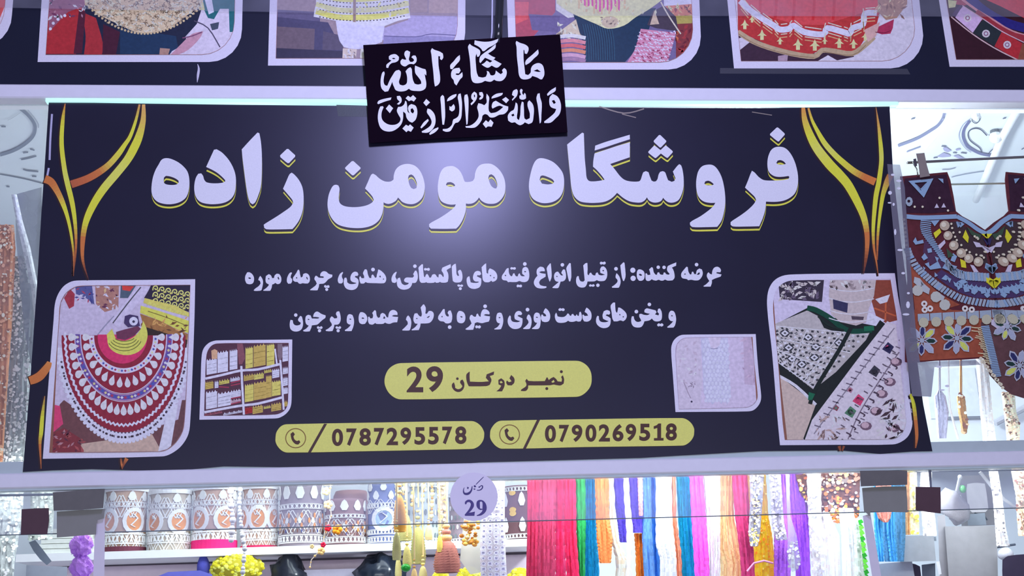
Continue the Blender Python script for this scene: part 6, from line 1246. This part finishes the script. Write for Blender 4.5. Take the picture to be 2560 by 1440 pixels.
# ---- tassels
def tassel(label,x,yt,yb,wpx,Y,c1,c2,top=1170):
    e=empty('hanging_tassel',pix(x,yb,Y),label,'tassel','gold tassels hanging left of the round sticker'); p0=pix(x,yb,Y); p1=pix(x,yt,Y); h=p1.z-p0.z; r=(pix(x+wpx/2,yb,Y).x-p0.x)
    MB().tube([(p1.x,Y,pix(x,top,Y).z),(p1.x,Y,p1.z-.01)],.0022,6).build('cord',mat('gold_cord',I(214,200,140),.5),e)
    prof=[]
    n=14
    n=26
    for i in range(n+1):
        t=i/n; b_=math.sqrt(max(.0,1-(t*1.02)**2.2)) if t>.3 else .86+.14*math.sin(t/.3*pi/2)
        prof.append((r*(b_*.85+.12)*(1.06 if i%2 else .94),p0.z+h*.62*t))
    mb=MB(); mb.lathe([(rr,z) for rr,z in prof],p0.x,Y,14,I(*c1)); mb.build('thread_skirt',EMB,e,True)
    for k in range(3): 
        q=p0.z+h*(.66+.11*k); mb=MB(); mb.ball((p0.x,Y,q),r*(.42-.07*k),8,I(*(c2 if k%2==0 else c1)),(1,1,.7)); mb.build('tassel_bead',SHINY,e,True)
OL=(178,184,120);GOo=(230,206,110);GB=(206,158,70)
TS=[(1000,1180,1330,34,GB,GOo,'brownish gold tassel highest at the left of the tassel cluster'),(1014,1240,1352,34,OL,GOo,'olive ribbed tassel in the middle top of the cluster'),(992,1290,1400,24,OL,GOo,'small olive tassel at the left of the cluster'),(1046,1260,1410,40,OL,(226,214,140),'large olive tassel at the right of the cluster'),(1018,1330,1420,24,(196,194,120),GOo,'small olive gold tassel below the middle one'),(996,1360,1446,18,(206,206,140),GOo,'slim pale gold tassel at the bottom left of the cluster'),(1058,1380,1470,26,(210,208,140),GOo,'pale gold tassel at the bottom right of the cluster'),(1036,1390,1470,20,(222,200,130),GB,'short gold tassel at the bottom centre of the cluster'),(1072,1290,1350,20,(226,216,160),GOo,'small cream gold tassel at the upper right of the cluster')]
for i,(x,yt,yb,w_,c1,c2,lb) in enumerate(TS): tassel(lb,x,yt,yb,w_,.14+.05*((i*2+i//3)%4)-(.05 if i==2 else 0),c1,c2)
bundle('green_bead','green bead resting among the olive tassels','bead',1002,1028,1408,1430,.18,(20,150,40),sh=True)
tassel('large dusty pink tassel with gold beads, left of the gold bead cluster',1118,1300,1432,70,.22,(188,128,116),(226,190,130))
tassel('small yellow gold tassel left of the dusty pink one',1100,1310,1380,16,.20,(232,212,110),(240,220,140))
trim('gold_chain','gold and white bead chain hanging left of the round sticker','bead chain',[(1092,1122,1180),(1094,1118,1260),(1096,1120,1330),(1104,1126,1380)],.31,(206,200,180),[(240,230,160),(250,250,245),(190,160,90),(225,210,120)],120,3.2,group=None)
for i,(xs,yb,c,lb) in enumerate(((990,1300,(222,196,120),'outermost left'),(1008,1235,(240,226,150),'second'),(1030,1262,(206,200,130),'third'),(1056,1250,(236,214,130),'fourth'),(1078,1300,(214,196,140),'rightmost'))):
    strand('gold bead strand above the olive tassels, '+lb+' of the five',[(xs,1172),(xs+3,(1172+yb)/2),(xs,yb)],.335,.0062,max(6,int((yb-1180)/8)),[c,(244,236,190),(190,160,90)],'bead strand','gold_bead_strand','gold bead strands above the olive tassels')
e=empty('gold_bead_cluster',pix(1175,1362,.24),'dense cluster of shiny gold beads just below the round sticker','bead cluster')
R=random.Random(8)
for i in range(46):
    x=R.uniform(1154,1196); y=R.uniform(1304,1362); q=pix(x,y,.24+R.uniform(-.015,.015)); mb=MB(); mb.ball(q,R.uniform(.005,.009),8,I(*R.choice([(236,190,90),(214,160,60),(250,226,160),(180,120,40)])),(1,1,.8)); mb.build('gold_bead',SHINY,e,True)
MB().tube([pix(1172,1170,.24),pix(1174,1310,.24)],.002,6).build('cord',mat('gold_cord',I(214,200,140),.5),e)
o=slab('plastic_bag',P('1172,1155 1176,1155 1200,1300 1204,1380 1200,1432 1176,1436 1150,1400'),.34,.02,clearmat('milky_bag',.75,I(196,206,200),.15,1.0)); tag(o,'milky grey green plastic bag behind the gold bead cluster','bag')
def mesh_strip(label,rows,Y,nx,ny):
    e=ribbon('mesh_lace_strip',label,'lace strip',rows,Y,(236,240,250),2,amp=.003,group='x'); del e['group']
    R=random.Random(5); m_=[]
    for j in range(ny):
        for i in range(nx):
            v=(j+.5)/ny; xl_,xr_,y=edges(rows,v); x=xl_+(xr_-xl_)*(i+.5)/nx; w=(xr_-xl_)/nx*.36; h=(rows[-1][2]-rows[0][2])/ny*.34
            p=Print(Y-.010); ty=(i+j)%3
            q=circ(x,y,w,8,h) if ty==0 else [(x-w,y-h),(x+w,y-h),(x+w,y+h),(x-w,y+h)] if ty==1 else [(x-w,y),(x,y-h),(x+w,y),(x,y+h)]
            q2=[(x+(a-x)*.55,y+(b-y)*.55) for a,b in q]
            p.poly([q,q2],I(205,212,232),0,.003); p.poly(q2,I(182,190,216),-2,.001); p.build('lace_cell',EMB,e)
    return e
mesh_strip('wide white mesh lace strip hanging right of the round sticker',[(1232,1262,1176),(1204,1262,1290),(1200,1264,1380),(1202,1268,1470)],.22,4,20)
# ---- far left bottom
GLb='sequinned strips hanging behind the upper left pane'
trim('sequin_strip','pale silver sequin strip hanging below the rail at the far left','sequin strip',[(-30,60,1190),(-30,56,1290),(-30,36,1400),(-30,30,1500)],.28,(176,192,194),[(225,238,238),(140,155,158),(205,218,220)],260,4,group=None,folds=5)
trim('sequin_strip','narrow grey green sequin strip left of the left glass clamp','sequin strip',[(78,134,1190),(76,134,1290),(70,130,1350)],.34,(168,184,182),[(210,228,225),(140,158,152)],120,3.6,group=None,folds=3)
e=empty('pompom_garland',pix(203,1500,.10),'purple pompom garland hanging left of the lilac door post','pompom garland')
PP=mat('purple_pompom',I(188,140,236),.8,bump=.8,scale=120,sheen=1)
MB().tube([pix(205,1270,.10),pix(201,1500,.10)],.002,6).build('cord',PP,e)
for y,r in ((1364,.031),(1419,.031),(1474,.031)):
    c=pix(203,y,.10); R=random.Random(int(y)); mb=MB(); mb.ball(c,r,18); mb.v=[tuple(c+(V(v)-c)*(1+.16*R.uniform(-1,1))) for v in mb.v]
    for _ in range(260):
        d=V((R.gauss(0,1),R.gauss(0,1),R.gauss(0,1))).normalized(); s_=d.cross(V((.3,.2,.9))).normalized()*.0016; mb.add([c+d*r*.9-s_,c+d*r*.9+s_,c+d*r*1.16],[(0,1,2)])
    mb.build('pompom',PP,e)
STK=mat('pale_lace_stack',I(214,228,224),.8,bump=.4)
e=empty('lace_stack',pix(140,1384,1.66),'low stack of pale folded lace on the shelf behind the purple pompoms','lace stack')
for k in range(5):
    a=pix(92+k*4,1383-k*8,1.64+.0); zz=shz(a.x)+k*.020; MB().box((a.x,1.64+.005*k,zz+.0005),(pix(232-k*3,1380,1.64).x,1.84,zz+.018)).build('folded_lace',STK,e)
G3=mat('blue_grey_metal',I(150,168,182),.4); G4=mat('dark_blue_grey',I(96,110,126),.5); G5=mat('pale_blue_grey',I(152,164,178),.4)
e=empty('control_box',pix(115,1500,.5),'blue grey metal box with a slot and a round dial below the left dark pad','metal box')
slab('box_body',P('66,1413 168,1417 166,1500 62,1500'),.5,.12,mat('mid_blue_grey',I(118,130,146),.4),e); slab('slot_panel',P('70,1420 134,1424 133,1440 70,1436'),.494,.006,G4,e); slab('dial',circ(150,1428,9,18),.490,.010,G3,e)
slab('lower_slot',P('68,1446 134,1449 134,1480 66,1480'),.494,.006,G3,e)
o=slab('metal_strap',P('72,1356 88,1350 108,1375 129,1403 117,1413 100,1398 84,1378'),.46,.012,G4); tag(o,'short slanting blue grey metal strap above the metal box','strap')
# ---- right bottom equipment
e=empty('control_box',pix(2290,1404,.55),'blue grey control box with a slot, right of the azure ribbons','metal box')
slab('box_body',P('2240,1340 2334,1338 2340,1402 2250,1405'),.55,.12,mat('grey_green_box',I(158,170,178),.4),e); slab('slot_panel',P('2246,1343 2318,1341 2320,1356 2248,1357'),.544,.006,G4,e); slab('maker_plate',P('2326,1342 2340,1342 2341,1352 2327,1353'),.544,.006,G3,e)
for k in range(4): slab('vent_line',P(f'2256,{1366+k*9} 2336,{1364+k*9} 2336,{1366+k*9} 2256,{1368+k*9}'),.546,.004,G3,e)
e=empty('device_tray',pix(2250,1440,.5),'pale tray with a dark device under the right control box','device')
slab('tray',P('2196,1410 2280,1402 2282,1414 2296,1500 2204,1500'),.52,.06,G5,e); DKP=mat('dark_purple_plastic',I(62,58,80),.35)
slab('device_body',smooth(P('2214,1420 2240,1414 2282,1409 2300,1416 2310,1500 2210,1500 2208,1432'),3),.50,.02,DKP,e)
for k in range(3): slab('key_row',P(f'2218,{1424+k*8} 2284,{1417+k*8} 2284,{1420+k*8} 2218,{1427+k*8}'),.496,.004,G3,e)
slab('screen_bezel',P('2304,1412 2338,1408 2340,1500 2308,1500'),.50,.02,G4,e); slab('red_panel',P('2312,1428 2330,1426 2332,1446 2313,1448'),.494,.006,mat('dark_red_plastic',I(140,40,60),.4),e)
o=slab('white_stick',P('2340,1404 2349,1403 2354,1435 2347,1437'),.44,.01,mat('white_plastic',I(244,248,250),.4)); tag(o,'short upright white stick right of the dark device','stick')
e=empty('glass_cabinet',pix(2420,1500,.62),'grey framed display cabinet at the lower right','cabinet')
slab('cabinet_side',P('2344,1290 2362,1286 2378,1500 2352,1500'),.66,.2,mat('grey_cabinet_side',I(158,164,172),.5),e); slab('cabinet_front',P('2362,1316 2492,1314 2496,1500 2376,1500'),.68,.25,mat('pale_cabinet_front',I(150,157,163),.35),e); slab('inset_panel',P('2372,1334 2484,1330 2488,1378 2376,1386'),.672,.008,mat('beige_inset',I(168,168,164),.5),e)
slab('ledge',P('2362,1318 2492,1313 2492,1324 2364,1330'),.66,.02,G5,e); MB().tube([pix(2376,1386,.64),pix(2538,1361,.64)],.004,8).build('door_bar',G4,e)
o=slab('wiring_board',P('2396,1190 2488,1186 2496,1312 2404,1316'),.98,.04,mat('grey_board',I(132,138,146),.6)); tag(o,'grey wiring board behind the pale switch box','board')
e=empty('wall_switch_box',pix(2442,1285,.9),'pale grey rounded switch box with a cable slot','switch box')
slab('switch_cover',smooth(P('2418,1210 2440,1207 2462,1209 2466,1230 2471,1272 2464,1280 2430,1281 2422,1272 2416,1230'),4),.9,.05,mat('pale_switch',I(206,214,220),.35),e); slab('cable_slot',P('2438,1242 2443,1242 2446,1276 2440,1276'),.896,.004,G3,e)
q=Print(.8955); q.line([(2424,1232),(2432,1226),(2444,1224),(2454,1228)],1.6,I(150,160,170),0); q.line([(2430,1243),(2452,1242)],1.6,I(150,160,170),0); q.build('embossed_line',PAINT,e)
slab('cable_box',P('2418,1286 2462,1282 2466,1312 2420,1314'),.9,.05,G3,e); MB().tube([pix(2441,1278,.895),pix(2436,1284,.89),pix(2460,1288,.89),pix(2468,1300,.89)],.003,6).build('cable',G4,e)
bundle('rumpled_bag','rumpled pale plastic bag on the grey cabinet left of the switch box','bag',2354,2416,1228,1318,.80,(176,180,190),bump=.7,sh=True)
bundle('green_ball','small green ball left of the pale switch box','ball',2398,2414,1212,1232,.80,(110,205,130),sh=True)
o=MB().tube([pix(2399,1196,.8),pix(2390,1236,.8)],.006,8); o.ball(pix(2400,1193,.8),.009,8); tag(o.build('white_pen',mat('white_plastic',I(244,248,250),.4),None,True),'white round tipped stick standing left of the green ball','pen')
o=MB().tube([pix(2450,1180,.6),pix(2478,1215,.6),pix(2510,1248,.6),pix(2560,1285,.6)],.006,8); tag(o.build('white_cable',mat('white_plastic',I(230,238,242),.4),None,True),'white cable slanting behind the long lace strip at the lower right','cable')
e=empty('hand_device',pix(2540,1500,.4),'dark handheld device with a red face at the lower right corner','device')
slab('device_body',smooth(P('2506,1400 2520,1390 2580,1384 2600,1500 2516,1500 2506,1440'),3),.4,.03,DKP,e); slab('red_face',P('2522,1404 2548,1400 2552,1424 2526,1428'),.394,.006,mat('dark_red_plastic',I(140,40,60),.4),e)
for k in range(2): slab('key_row',P(f'2514,{1394+k*40} 2560,{1388+k*40} 2560,{1392+k*40} 2514,{1398+k*40}'),.396,.004,G3,e)
bundle('white_packet','rumpled white packet on top of the dark handheld device','packet',2496,2534,1366,1402,.42,(214,224,236))
tag(slab('hanging_bracket',P('2320,1165 2328,1165 2330,1222 2325,1222'),.02,.01,G4),'thin dark metal stay above the right dark pad','stay')
q=MB().tube([pix(2268,1178,.10),pix(2700,1172,.10)],.0035,8); tag(q.build('display_rod',G4,None,True),'dark rod just under the lower rail at the right','rod')
q=MB().tube([pix(-100,1240,.10),pix(132,1236,.10)],.0035,8); tag(q.build('display_rod',G4,None,True),'dark rod just under the lower rail at the left','rod')
